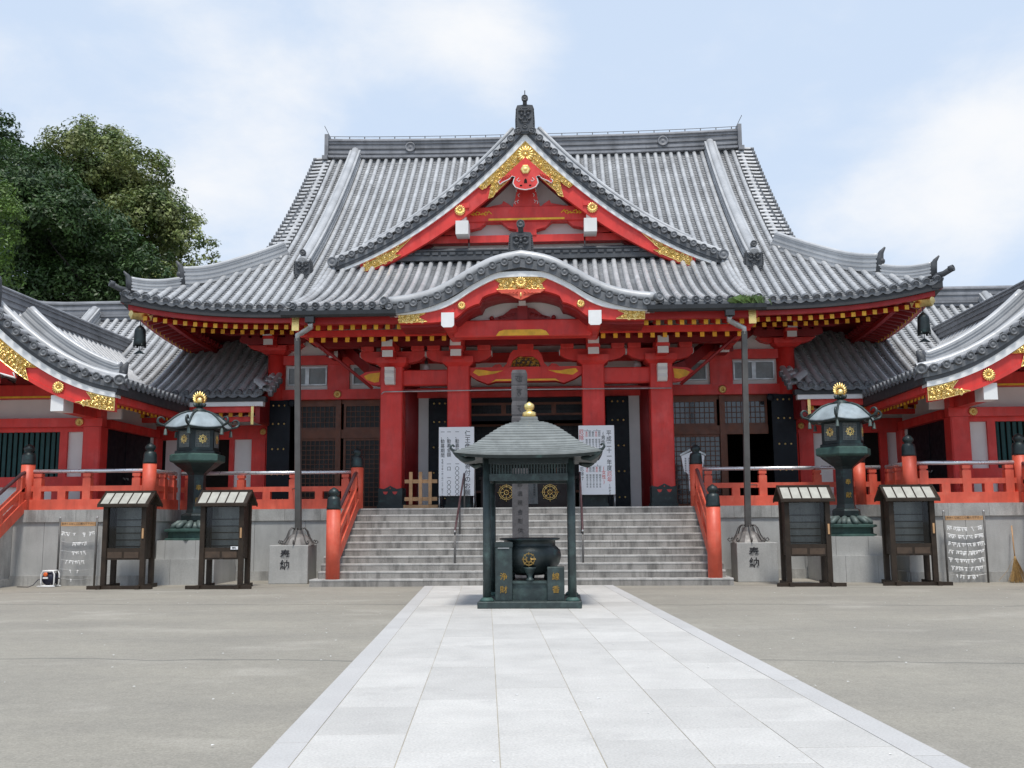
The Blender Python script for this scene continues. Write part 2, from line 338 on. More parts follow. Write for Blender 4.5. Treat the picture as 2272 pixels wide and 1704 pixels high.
def oni(w=0.6, h=0.75, d=0.14):                       # ridge-end tile: arched shield with a grinning face and a round cap, faces -Y, base at z=0
    mb = MB()
    poly = [(-w / 2, 0), (w / 2, 0), (w / 2 * 1.02, h * 0.45), (w * 0.47, h * 0.85), (w * 0.40, h * 0.97), (0, h), (-w * 0.40, h * 0.97), (-w * 0.47, h * 0.85), (-w / 2 * 1.02, h * 0.45)]
    mb.plate(poly, 0, d)
    inner = [(x * 0.84, 0.06 * h + z * 0.88) for x, z in poly]; mb.plate(inner, -0.025, 0.0)
    for sx in (-1, 1):
        mb.sphere((sx * w * 0.17, -0.03, h * 0.66), w * 0.085, 10); mb.tube([(sx * w * 0.05, -0.05, h * 0.74), (sx * w * 0.18, -0.07, h * 0.80), (sx * w * 0.32, -0.04, h * 0.75)], w * 0.045, 6)
        mb.tube([(sx * w * 0.08, -0.05, h * 0.50), (sx * w * 0.22, -0.06, h * 0.46), (sx * w * 0.30, -0.04, h * 0.54)], w * 0.05, 6)
        mb.box(sx * w * 0.14 - w * 0.02, sx * w * 0.14 + w * 0.02, -0.07, -0.02, h * 0.40, h * 0.47)
        for k in range(9): mb.sphere((sx * w * 0.455, -0.02, h * (0.06 + 0.095 * k)), w * 0.032, 6)
        tile_end(mb, (sx * w * 0.32, -0.03, h * 0.10), (0, -1, 0), w * 0.15)
    mb.sphere((0, -0.05, h * 0.60), w * 0.08, 8); mb.box(-w * 0.2, w * 0.2, -0.05, -0.02, h * 0.36, h * 0.41); mb.box(-w * 0.25, w * 0.25, -0.04, -0.02, h * 0.85, h * 0.90)
    tile_end(mb, (0, -0.03, h * 0.24), (0, -1, 0), w * 0.14)
    mb.tube([(0, 0.05, h - 0.05), (0, 0.03, h + w * 0.18), (0, -0.02, h + w * 0.30)], w * 0.11, 8); tile_end(mb, (0, -0.08, h + w * 0.30), (0, -1, 0.1), w * 0.17)
    return mb
def chrys(r=0.14):                                    # sixteen-petal gilt boss, faces -Y
    mb = MB(); mb.lathe([(r * 0.9, 0), (r * 0.95, 0.012), (r * 0.6, 0.024), (0.01, 0.028)], (0, 0, 0), 20, ax='y')
    for k in range(16):
        a = 2 * PI * k / 16; c, s_ = math.cos(a), math.sin(a)
        mb.tube([(c * r * 0.22, -0.032, s_ * r * 0.22), (c * r * 0.6, -0.036, s_ * r * 0.6), (c * r * 0.9, -0.026, s_ * r * 0.9), (c * r, -0.012, s_ * r)], [r * 0.05, r * 0.1, r * 0.15, r * 0.06], 6)
    mb.sphere((0, -0.03, 0), r * 0.22, 8); return mb
def inside(p, poly):
    x, y = p; c = False; j = len(poly) - 1
    for i in range(len(poly)):
        if (poly[i][1] > y) != (poly[j][1] > y) and x < (poly[j][0] - poly[i][0]) * (y - poly[i][1]) / (poly[j][1] - poly[i][1]) + poly[i][0]: c = not c
        j = i
    return c
def filigree(poly, y, dens=60, rr=0.06, seed=1, thick=0.012, back=1, edge=0.018):   # openwork scrolls on a dark gilt plate: slot 0 gilt, slot 1 backing
    rnd = random.Random(seed); mb = MB(); mb.plate(poly, y - 0.004, y + 0.012, back)
    xs = [p[0] for p in poly]; zs = [p[1] for p in poly]; n = 0; done = []
    for _ in range(dens * 40):
        if n >= dens: break
        x, z = rnd.uniform(min(xs), max(xs)), rnd.uniform(min(zs), max(zs))
        if not inside((x, z), poly): continue
        r0 = rr * rnd.uniform(0.7, 1.2)
        if any((x - a) ** 2 + (z - b) ** 2 < (0.75 * (r0 + c)) ** 2 for a, b, c in done): continue
        a0 = rnd.uniform(0, 2 * PI); sg = rnd.choice((-1, 1)); pts = []
        for k in range(11):
            q = k / 10; r_ = r0 * (1 - 0.8 * q); a = a0 + sg * q * 2.6 * PI; pts.append((x + r_ * math.cos(a), y - 0.012 - 0.012 * q, z + r_ * math.sin(a)))
        if not all(inside((p[0], p[2]), poly) for p in pts[:4]): continue
        done.append((x, z, r0)); mb.tube(pts, [thick * (0.6 + 0.7 * k / 10) for k in range(11)], 5); mb.sphere((x, y - 0.02, z), thick * 1.6, 6); n += 1
    e = [(p[0], y - 0.008, p[1]) for p in poly]; mb.tube(e + [e[0]], edge * 0.7, 5)
    return mb
# ------------------------------------------------------------------ setting: ground, path
C = -0.9                    # x of the temple axis
FL = 1.84                   # platform floor height
def ground_material():
    m = bpy.data.materials.new('courtyard concrete'); m.use_nodes = True; t = m.node_tree; L = t.links.new; b = t.nodes['Principled BSDF']
    g = N(t, 'ShaderNodeNewGeometry'); b.inputs['Roughness'].default_value = 0.85
    def noise(sc, det=5, vec=None, rg=0.55):
        n = N(t, 'ShaderNodeTexNoise'); n.inputs['Scale'].default_value = sc; n.inputs['Detail'].default_value = det; n.inputs['Roughness'].default_value = rg; L(vec or g.outputs['Position'], n.inputs['Vector']); return n.outputs[0]
    def remap(v, a, b_, c, d):
        n = N(t, 'ShaderNodeMapRange'); n.inputs[1].default_value = a; n.inputs[2].default_value = b_; n.inputs[3].default_value = c; n.inputs[4].default_value = d; L(v, n.inputs[0]); return n.outputs[0]
    mpn = N(t, 'ShaderNodeMapping'); mpn.inputs['Scale'].default_value = (0.6, 1, 1); L(g.outputs['Position'], mpn.inputs[0])
    r1 = N(t, 'ShaderNodeValToRGB'); e = r1.color_ramp.elements; e[0].position = 0.3; e[0].color = (0.265, 0.247, 0.210, 1); e[1].position = 0.72; e[1].color = (0.345, 0.320, 0.265, 1)
    L(noise(0.55, 7, mpn.outputs[0], 0.6), r1.inputs[0])
    mm = N(t, 'ShaderNodeMixRGB'); mm.inputs[2].default_value = (0.42, 0.39, 0.335, 1); L(r1.outputs[0], mm.inputs[1]); L(remap(noise(0.8, 3, mpn.outputs[0]), 0.56, 0.72, 0, 0.65), mm.inputs[0])
    # casting joints of the slab: dark wavy hairlines at fixed places
    sp = N(t, 'ShaderNodeSeparateXYZ'); L(g.outputs['Position'], sp.inputs[0])
    wob = remap(noise(0.35, 3), 0, 1, -0.5, 0.5); last = mm.outputs[0]
    for (ax, ay, c0, w) in ((0.035, 1, 11.05, 0.018), (0.05, 1, 18.2, 0.025), (-0.3, 1, 25.2, 0.02), (0.28, 1, 24.4, 0.02)):
        a1 = N(t, 'ShaderNodeMath', operation='MULTIPLY'); a1.inputs[1].default_value = ax; L(sp.outputs[0], a1.inputs[0])
        a2 = N(t, 'ShaderNodeMath', operation='ADD'); L(sp.outputs[1], a2.inputs[0]); L(a1.outputs[0], a2.inputs[1])
        a3 = N(t, 'ShaderNodeMath', operation='MULTIPLY_ADD'); a3.inputs[1].default_value = 1.1; L(wob, a3.inputs[0]); L(a2.outputs[0], a3.inputs[2])
        d = N(t, 'ShaderNodeMath', operation='SUBTRACT'); d.inputs[1].default_value = c0; L(a3.outputs[0], d.inputs[0])
        ab = N(t, 'ShaderNodeMath', operation='ABSOLUTE'); L(d.outputs[0], ab.inputs[0])
        k = remap(ab.outputs[0], w, w * 3.0, 0.5, 0.0)
        m2 = N(t, 'ShaderNodeMixRGB'); m2.inputs[2].default_value = (0.10, 0.10, 0.09, 1); L(last, m2.inputs[1]); L(k, m2.inputs[0]); last = m2.outputs[0]
    vm = N(t, 'ShaderNodeVectorMath', operation='SCALE'); L(last, vm.inputs[0]); 
    vo = N(t, 'ShaderNodeTexVoronoi'); vo.inputs['Scale'].default_value = 70; L(g.outputs['Position'], vo.inputs['Vector'])
    mq = N(t, 'ShaderNodeMath', operation='MULTIPLY'); mr2 = N(t, 'ShaderNodeMath', operation='MULTIPLY'); L(remap(noise(7, 6, None, 0.7), 0.3, 0.7, 0.91, 1.09), mr2.inputs[0]); L(remap(noise(38, 4, None, 0.7), 0.25, 0.75, 0.78, 1.22), mr2.inputs[1]); L(mr2.outputs[0], mq.inputs[0]); L(remap(vo.outputs['Distance'], 0.0, 0.75, 1.10, 0.90), mq.inputs[1]); L(mq.outputs[0], vm.inputs['Scale'])
    L(vm.outputs[0], b.inputs['Base Color'])
    bn = N(t, 'ShaderNodeBump'); bn.inputs['Strength'].default_value = 0.25; bn.inputs['Distance'].default_value = 0.01; L(noise(60, 4), bn.inputs['Height']); L(bn.outputs[0], b.inputs['Normal'])
    return m
M['ground'] = ground_material()
M['slab'] = mat('pale granite paving', (0.535, 0.52, 0.49), 0.75, 0, 0.07, 1.6, 0.15, 60, island=0.085, grain=0.12, col2=(.41, .40, .38), c2=(.58, .85), c2scale=1.1)
M['kerbslab'] = mat('blue grey granite edging', (0.50, 0.49, 0.475), 0.75, 0, 0.05, 1.1, 0.12, 60, island=0.04, grain=0.09)
M['joint'] = mat('sandy joint', (0.40, 0.36, 0.28), 0.9, 0, 0.2, 3)
g = MB()
NX, NY = 40, 40
xs = [-900 + 1800 * i / NX for i in range(NX + 1)]
g.add([(-900, -300, 0), (900, -300, 0), (900, 1500, 0), (-900, 1500, 0)], [(0, 1, 2, 3)])
tag(g.build('courtyard_ground', 'ground'), kind='structure')
# path: stone paving running towards the stairs, turned a little from the temple axis
PA = R(4.2)
def pw(u, v, z=0): return (-0.99 + u * math.cos(PA) + v * math.sin(PA), 23.40 + u * math.sin(PA) - v * math.cos(PA), z)
pb_ = MB(); ps = MB(); pk = MB(); HW = 2.17
pb_.add([pw(-HW, -0.15, .012), pw(HW, -0.15, .012), pw(HW, 27, .012), pw(-HW, 27, .012)], [(0, 3, 2, 1)])
rnd = random.Random(3)
def slab(mb, u0, u1, v0, v1, h=0.016):
    gp = 0.003; b = 0.003; u0 += gp; u1 -= gp; v0 += gp; v1 -= gp; h += rnd.uniform(-0.0015, 0.0015)
    mb.loft([[pw(u0, v0, .0), pw(u0, v1, .0), pw(u1, v1, .0), pw(u1, v0, .0)], [pw(u0, v0, h - b / 2), pw(u0, v1, h - b / 2), pw(u1, v1, h - b / 2), pw(u1, v0, h - b / 2)],
             [pw(u0 + b, v0 + b, h), pw(u0 + b, v1 - b, h), pw(u1 - b, v1 - b, h), pw(u1 - b, v0 + b, h)]], 0, True)
NCOL = 6; iw = (2 * HW - 0.46) / NCOL
for c in range(NCOL):
    v = -0.15 - rnd.uniform(0, 0.8)
    while v < 27:
        n = v + rnd.choice((0.85, 0.95, 1.05)); slab(ps, -HW + 0.23 + c * iw, -HW + 0.23 + (c + 1) * iw, max(v, -0.15), min(n, 27)) if n > 0 else None; v = n
for s in (-1, 1):
    v = -0.15
    while v < 27:
        n = v + rnd.choice((1.2, 1.5)); slab(pk, min(s * HW, s * (HW - 0.23)), max(s * HW, s * (HW - 0.23)), v, min(n, 27), 0.017); v = n
for nm, mb, mt in (('path_base', pb_, 'joint'), ('path', ps, 'slab'), ('path_edging', pk, 'kerbslab')): tag(mb.build(nm, mt), kind='structure')
# fallen petals, scraps on the ground
pt = MB()
for _ in range(420):
    x, y = rnd.uniform(-14, 14), rnd.uniform(5.2, 22.5); a = rnd.uniform(0, PI); q = rnd.uniform(0.005, 0.014)
    pt.add([(x + q * 1.6 * math.cos(a), y + q * 1.6 * math.sin(a), .019), (x - q * math.sin(a), y + q * math.cos(a), .022), (x - q * 1.6 * math.cos(a), y - q * 1.6 * math.sin(a), .019), (x + q * math.sin(a), y - q * math.cos(a), .021)], [(0, 1, 2, 3)])
tag(pt.build('fallen_petals', 'paper'), 'tiny pale petals and scraps strewn over the courtyard', 'petals', kind='stuff')

# ------------------------------------------------------------------ stone platform and stairs
YM, YW, XJ = 26.0, 24.2, 9.1        # main wall face, wing wall face, x of the jog (relative to C)
def platform():
    root = thing('stone_platform', 'grey granite platform with weathered capstones carrying all the red halls', 'platform', (C, 30, 0)); O = (C, 30, 0)
    def wallrun(p0, p1, nx, ny):
        wall = MB(); cap = MB(); base = MB()
        # p0->p1 along the face; outward normal nx,ny
        L = math.hypot(p1[0] - p0[0], p1[1] - p0[1]); dx, dy = (p1[0] - p0[0]) / L, (p1[1] - p0[1]) / L
        def bx(mb, a, b, d0, d1, z0, z1):
            q = [(p0[0] + dx * a + nx * d0, p0[1] + dy * a + ny * d0), (p0[0] + dx * b + nx * d0, p0[1] + dy * b + ny * d0), (p0[0] + dx * b + nx * d1, p0[1] + dy * b + ny * d1), (p0[0] + dx * a + nx * d1, p0[1] + dy * a + ny * d1)]
            mb.loft([[(x, y, z0) for x, y in q], [(x, y, z1) for x, y in q]], 0, True)
        a = 0
        while a < L - 0.01:
            b = min(L, a + 1.35); b = L if L - b < 0.4 else b
            bx(wall, a + .004, b - .004, -0.35, 0, 0.0, FL - 0.30); a = b
        a = 0
        while a < L - 0.01:
            b = min(L, a + 0.95); b = L if L - b < 0.3 else b
            bx(cap, a + .003, b - .003, -0.55, 0.045, FL - 0.30, FL); a = b
        a = 0
        while a < L - 0.01:
            b = min(L, a + 1.1); b = L if L - b < 0.3 else b
            bx(base, a + .003, b - .003, -0.05, 0.05, -0.02, 0.24); a = b
        wall.build('wall', 'stone', root, O); cap.build('capstone_row', 'stonecap', root, O); base.build('base_course', 'stonecap', root, O)
    for s in (-1, 1):
        wallrun((C + s * 4.4, YM), (C + s * XJ, YM), 0, -1)
        wallrun((C + s * XJ, YM - 0.07), (C + s * XJ, YW + 0.071), -s, 0)
        xe = 12.6 if s < 0 else 12.1; wallrun((C + s * XJ, YW), (C + s * xe, YW), 0, -1)
        wallrun((C + s * (xe + 2.8), YW), (C + s * 24, YW), 0, -1)
    fl = MB(); fl.box(C - 24, C + 24, 26.56, 46, FL - 0.3, FL - 0.012)
    for s in (-1, 1): fl.box(C + min(s * 24, s * 9.56), C + max(s * 24, s * 9.56), 24.76, 26.55, FL - 0.3, FL - 0.012)
    fl.build('floor', 'stone', root, O)
platform()
def stairs(name, label, xc, hw, y0, n, tread, last_extra=0.0):
    root = thing(name, label, 'stairs', (xc, y0, 0)); rise = FL / n; O = (xc, y0, 0); rr = random.Random(int(abs(xc) * 10))
    for k in range(n):
        e = 0.12 if k == 0 else 0.0; st = MB(); x = -hw - e; y = y0 + k * tread - (0.06 if k == 0 else 0); back = y0 + n * tread + 0.05
        while x < hw + e - 0.01:
            w = min(hw + e, x + rr.uniform(1.15, 1.6)); w = hw + e if hw + e - w < 0.5 else w
            z0, z1 = k * rise, (k + 1) * rise
            # a slab with a slight nosing over the riser
            st.platex([(y, z1 - 0.014), (y + 0.006, z1), (back, z1 - (0.0)), (back, z0), (y + 0.008, z0), (y + 0.008, z1 - 0.035), (y, z1 - 0.04)], xc + x + .002, xc + w - .002); x = w
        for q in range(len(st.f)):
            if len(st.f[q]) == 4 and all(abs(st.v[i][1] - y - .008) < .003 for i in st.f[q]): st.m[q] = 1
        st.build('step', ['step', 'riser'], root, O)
stairs('stone_staircase', 'broad grey granite staircase rising to the temple porch between red railings', C - .06, 4.78, 23.4, 11, 0.272)
stairs('side_staircase', 'granite stairs of the left side hall at the left edge of the photo', C - 14.0, 1.4, 21.65, 11, 0.24)
stairs('side_staircase', 'granite stairs of the right side hall beyond the broom', C + 13.5, 1.4, 21.65, 11, 0.24)
# ------------------------------------------------------------------ main hall
HO = (0, 29.5, 0)
hall = thing('temple_hall', 'great vermilion temple hall with grey tiled roof, front gable and curved porch gable', 'temple', (C, 29.5, 0))
EY, EX, ZE = 26.2, 11.08, 7.25          # front eave, half width at eaves, eave height
def zmain(t): return ZE + .6 * t + .0213 * t * t
def dzc(e, t): return .50 * max(0, 1 + e / 5.0) ** 2.5 * max(0, 1 - t / 3.4)
def zkoh(y): d = y - 24.3; return 6.85 + .245 * d + .0495 * d * d
KX = 5.9
def zfront(x, y):
    if abs(x) < KX and y < 29.2: return zkoh(y)
    t = y - EY; return zmain(t) + dzc(abs(x) - EX, t)
KT = [(0, 0), (.194, .12), (.363, .36), (.52, .63), (.66, .82), (.84, .95), (1, 1)]
KC = curve(KT, 6)
def bell(u):
    u = min(1, abs(u))
    for a, b in zip(KC, KC[1:]):
        if u <= b[0] + 1e-9: return a[1] + (b[1] - a[1]) * (u - a[0]) / max(1e-6, b[0] - a[0])
    return 1
KW, KH, KY = 3.3, 1.14, 24.0
def zk(x): return 6.86 + KH * (1 - bell(x / KW))        # porch-gable tile surface
def arange(a, b, n): return [a + (b - a) * i / n for i in range(n + 1)]
NR = 77
SP = 2 * EX / NR
# front slope
def front_rail(x):
    y1 = 36.0 if abs(x) <= 7.9 else EY + EX - abs(x)
    y0 = 24.3 if abs(x) < KX else EY
    if abs(x) < KW:
        while zkoh(y0) < zk(x) - 0.02 and y0 < 29: y0 += 0.05
    n = max(2, int((y1 - y0) / 0.3)); return [(x, y, zfront(x, y)) for y in arange(y0, y1, n)]
roof = MB()
fx = [-EX + SP * (i + .5) for i in range(NR)]
mid = [x for x in fx if abs(x) < KX]; lef = [x for x in fx if x <= -KX + 0]; rig = [x for x in fx if x >= KX]
tile_field(roof, [front_rail(x) for x in lef] , (1, 0, 0), 0.15)
tile_field(roof, [front_rail(x) for x in rig], (1, 0, 0), 0.15)
nrm_ = [x for x in mid if abs(x) >= KW]; cen = [x for x in mid if abs(x) < KW]
tile_field(roof, [front_rail(x) for x in mid if x < -KW], (1, 0, 0), 0.15)
tile_field(roof, [front_rail(x) for x in mid if x > KW], (1, 0, 0), 0.15)
tile_field(roof, [front_rail(x) for x in cen], (1, 0, 0), 0.15, ends=False)
ml = [x for x in mid if x < -KW]; mr_ = [x for x in mid if x > KW]
for xa, xb in ((ml[-1], cen[0]), (cen[-1], mr_[0])):
    ra, rb_ = front_rail(xa), front_rail(xb); y0 = max(ra[0][1], rb_[0][1]) - .1
    tile_field(roof, [[(x, y, zfront(x, y)) for y in arange(max(24.3, y0), 36, 40)] for x in (xa, xb)], (1, 0, 0), 0.15, ends=False)
for xa, xb in ((lef[-1], mid[0]), (mid[-1], rig[0])):       # the pan between porch and main slope, upper part only
    tile_field(roof, [[(x, y, zmain(y - EY)) for y in arange(EY, 36, 26)] for x in (xa, xb)], (1, 0, 0), 0.15, ends=False)
for s in (-1, 1):                                            # flank of the projecting porch roof
    ys = arange(24.3, 29.2, 12)
    roof.loft([[(s * 5.82, y, zkoh(y) + .05), (s * 5.82, y, zmain(max(0, y - EY)) - 0.1 if y > EY else zkoh(y) - .16), (s * 5.88, y, zmain(max(0, y - EY)) - 0.1 if y > EY else zkoh(y) - .16), (s * 5.88, y, zkoh(y) + .05)] for y in ys], 0, True)
    cover(roof, [(s * 5.86, y, zkoh(y) + .04) for y in ys], (1, 0, 0), 0.085)
    tile_end(roof, (s * 5.86, 24.27, zkoh(24.3) + .07), (0, -1, 0.1), 0.10)
    # hipped side slopes
    rails = []
    nS = 60
    for i in range(nS + 1):
        y = EY + (19.6) * (i + .5) / (nS + 1); d = min(y - EY, 45.8 - y); t1 = min(3.3, d)
        rails.append([(s * (EX - t), y, zmain(t) + dzc(abs(y - 36) - 9.8, t)) for t in arange(0, t1, max(2, int(t1 / .3)))])
    tile_field(roof, rails, (0, 1, 0), 0.3)
# back slope, plain
bk = []
for y in arange(36, 45.8, 12): bk.append([(x, y, zmain(45.8 - y)) for x in (-7.9, 7.9)] if y < 42.5 else [(x, y, zmain(45.8 - y)) for x in (-7.9 - (y - 42.5), 7.9 + (y - 42.5))])
roof.loft(bk, 0, False, False, closed=False)
# gable-end verges: short cover tiles sticking out sideways
for s in (-1, 1):
    y = 29.55
    while y < 35.95:
        z = zmain(y - EY); sl_ = .6 + .0426 * (y - EY)
        cover(roof, [(s * 8.22, y, z + .02), (s * 7.55, y, z + .05)], (0, 1, 0), 0.075); tile_end(roof, (s * 8.24, y, z + .05), (s, 0, 0), 0.085)
        y += 0.30 / math.sqrt(1 + sl_ * sl_)
    vy = arange(29.5, 36, 16)
    roof.loft([[(s * 7.6, y, zmain(y - EY) + .01), (s * 8.16, y, zmain(y - EY) - .03), (s * 8.16, y, zmain(y - EY) - .13), (s * 7.6, y, zmain(y - EY) - .13)] for y in vy], 0, True)
roof.build('tiled_roof', 'tile', hall, HO)
# eave edge board, fascia and soffits follow the eave curve
for s in (-1, 1):
    eb = MB(); fa = MB(); sf = MB(); eb2 = MB(); fa2 = MB(); sf2 = MB(); fb1 = MB(); fb2 = MB()
    xs = arange(5.75, EX, 24)
    def ring(x, y0, y1, z0, z1): return [(s * x, y0, z0), (s * x, y1, z0), (s * x, y1, z1), (s * x, y0, z1)]
    eb.loft([ring(x, EY + .02, EY + .3, ZE - .24 + dzc(x - EX, 0), ZE - .04 + dzc(x - EX, 0)) for x in xs], 0, True)
    fa.loft([ring(x, EY + .16, EY + .3, ZE - .36 + dzc(x - EX, 0) * .97, ZE - .23 + dzc(x - EX, 0)) for x in arange(5.75, EX - .17, 24)], 0, True)
    fb1.loft([ring(x, EY + .95, EY + 1.08, ZE - .36 + dzc(x - EX, .95), ZE - .25 + dzc(x - EX, .95)) for x in arange(5.75, EX - .98, 24)], 0, True)
    sf.loft([[(s * x, EY + t, ZE - .20 + .22 * t + dzc(x - EX, t) * .9) for t in arange(min(.2, EX - x), min(3.4, EX - x + .02), 6)] for x in xs], 0, False, False, closed=False)
    ys = arange(EY, 45.8, 30)
    def ringy(y, x0, x1, z0, z1): return [(s * x0, y, z0), (s * x1, y, z0), (s * x1, y, z1), (s * x0, y, z1)]
    dd = lambda y: dzc(abs(y - 36) - 9.8, 0)
    eb2.loft([ringy(y, EX - .02, EX - .3, ZE - .24 + dd(y), ZE - .04 + dd(y)) for y in ys], 0, True)
    fa2.loft([ringy(y, EX - .16, EX - .3, ZE - .36 + dd(y) * .97, ZE - .23 + dd(y)) for y in arange(EY + .17, 45.6, 30)], 0, True)
    fb2.loft([ringy(y, EX - .95, EX - 1.08, ZE - .36 + dd(y) * .6, ZE - .25 + dd(y) * .6) for y in arange(EY + .98, 44.8, 30)], 0, True)
    sf2.loft([[(s * (EX - t), y, ZE - .20 + .22 * t + dd(y) * .9 * max(0, 1 - t / 3.4)) for t in arange(min(.2, y - EY), min(3.4, y - EY + .02), 6)] for y in ys], 0, False, False, closed=False)
    for m_ in (eb, eb2): m_.build('eave_board', 'eaveboard', hall, HO)
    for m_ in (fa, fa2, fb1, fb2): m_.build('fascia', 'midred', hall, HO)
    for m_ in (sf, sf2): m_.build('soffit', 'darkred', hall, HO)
# rafters (each its own part; square ends capped in yellow)
def rafter_mesh(L, w=0.10, h=0.115, slope=0.22):
    mb = MB(); mb.box(-w / 2, w / 2, 0.012, L, -h / 2, h / 2, 0); mb.box(-w / 2 - .004, w / 2 + .004, -0.012, 0.012, -h / 2 - .004, h / 2 + .004, 1)
    mb.v = [(x, y, z + slope * y) for x, y, z in mb.v]; return mb
protoA = rafter_mesh(0.95).build('rafter', ['red', 'goldpaint'], hall); protoB = rafter_mesh(2.0).build('rafter', ['darkred', 'goldpaint'], hall)
nraf = [0]
def rafter(proto, x, y, z, rz=0.0):
    o = proto if not proto.get('_used') else copy_part(proto)
    proto['_used'] = 1
    o.location = (x, y - 29.5, z); o.rotation_euler = (0, 0, rz); nraf[0] += 1
sp = 0.283
for s in (-1, 1):
    for i in range(17):
        x = s * (5.98 + sp * i); e = abs(x) - EX
        if abs(x) < EX - .35: rafter(protoA, x, EY + .36, ZE - .44 + dzc(e, .3) * .93)
        if i < 13: rafter(protoB, x + s * .05, EY + 1.12, ZE - .44 + dzc(e, 1.1) * .9)
ky = 24.3
for i in range(40):
    x = -5.8 + 11.6 * i / 39
    if abs(x) > 2.05: rafter(protoA, x, ky + .40, 6.40)
for o in (protoA, protoB):
    if '_used' in o: del o['_used']
for o in hall.children:
    if '_used' in o: del o['_used']
low = MB()
for i in range(36):
    x = -5.6 + 11.2 * i / 35
    if abs(x) > 2.05:
        r_ = rafter_mesh(1.7); b0 = len(low.v); low.v += [(a + x, b + ky + 1.30, c + 6.25) for a, b, c in r_.v]; low.f += [tuple(b0 + q for q in f) for f in r_.f]; low.m += r_.m; low.s += r_.s
for s in (-1, 1):
    for i in range(62):
        y = EY + .5 + .3 * i
        r_ = rafter_mesh(0.9); b0 = len(low.v); low.v += [(s * (EX - .36 - b), y + a, c + ZE - .36 + dzc(abs(y - 36) - 9.8, .3) * .93) for a, b, c in r_.v]; low.f += [tuple(b0 + q for q in f) for f in r_.f]; low.m += r_.m; low.s += r_.s
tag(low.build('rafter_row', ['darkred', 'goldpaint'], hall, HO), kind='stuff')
# porch eave: fascia, purlin strip, soffit boards
pso = MB()
for x0, x1 in ((-5.85, -2.0), (2.0, 5.85)):
    pe = MB(); pe2 = MB(); pd = MB()
    pe.box(x0, x1, ky + .12, ky + .30, 6.44, 6.62); pe2.box(x0, x1, ky + 1.12, ky + 1.26, 6.31, 6.47)
    pd.box(x0, x1, ky + .0, ky + .3, 6.62, 6.80)
    pe.build('porch_fascia', 'midred', hall, HO); pe2.build('porch_fascia', 'red', hall, HO); pd.build('porch_eave_board', 'eaveboard', hall, HO)
    pso.add([(x0, ky + .3, 6.545), (x1, ky + .3, 6.545), (x1, 27.2, 7.18), (x0, 27.2, 7.18)], [(0, 1, 2, 3)])
    pso.add([(x0, 27.2, 7.18), (x1, 27.2, 7.18), (x1, 29.6, 7.85), (x0, 29.6, 7.85)], [(0, 1, 2, 3)])
pso.add([(-2, 25.4, 6.6), (2, 25.4, 6.6), (2, 29.6, 7.85), (-2, 29.6, 7.85)], [(0, 1, 2, 3)])
for s in (-1, 1):
    pe = MB(); pe.box(*sorted((s * 5.70, s * 5.845)), ky + .31, 29.4, 6.35, 6.75); pe.build('porch_fascia', 'red', hall, HO)
pso.build('porch_soffit', 'darkred', hall, HO)

# ---- ridges
mr = MB(); pts = [(x, 36.0, 15.12 + .10 * abs(x / 7.77) ** 3) for x in arange(-7.70, 7.70, 30)]
ridge_bar(mr, pts, 0.55, 0.56, (0, 1, 0), layers=7)
mr.sweep([(-.36, -.10), (.36, -.10), (.36, -.02), (-.36, -.02)], pts, 0, True, (0, 1, 0))
mro = mr.build('main_ridge', 'tileridge', hall, HO)
for x in (-4.55, 4.9):
    b = MB(); b.lathe([(.19, 0), (.19, .05), (.15, .05), (.14, .02), (.05, .02), (.02, .05)], (x, 35.70, 15.45), 16, ax='y'); b.build('ridge_medallion', 'tileridge', mro, HO)
w_ = MB()
for i in range(27): x = -7.5 + 15 * i / 26; z = 15.84 + .10 * abs(x / 7.77) ** 3; w_.box(x - .015, x + .015, 35.98, 36.02, z - .05, z + .13)
w_.tube([(x, 36, 15.97 + .10 * abs(x / 7.77) ** 3) for x in arange(-7.7, 7.7, 20)], .012, 5)
for s in (-1, 1): w_.tube([(s * 7.65, 36, 16.0), (s * 7.9, 36, 16.5)], .012, 5)
w_.build('lightning_wire', 'greypipe', mro, HO)
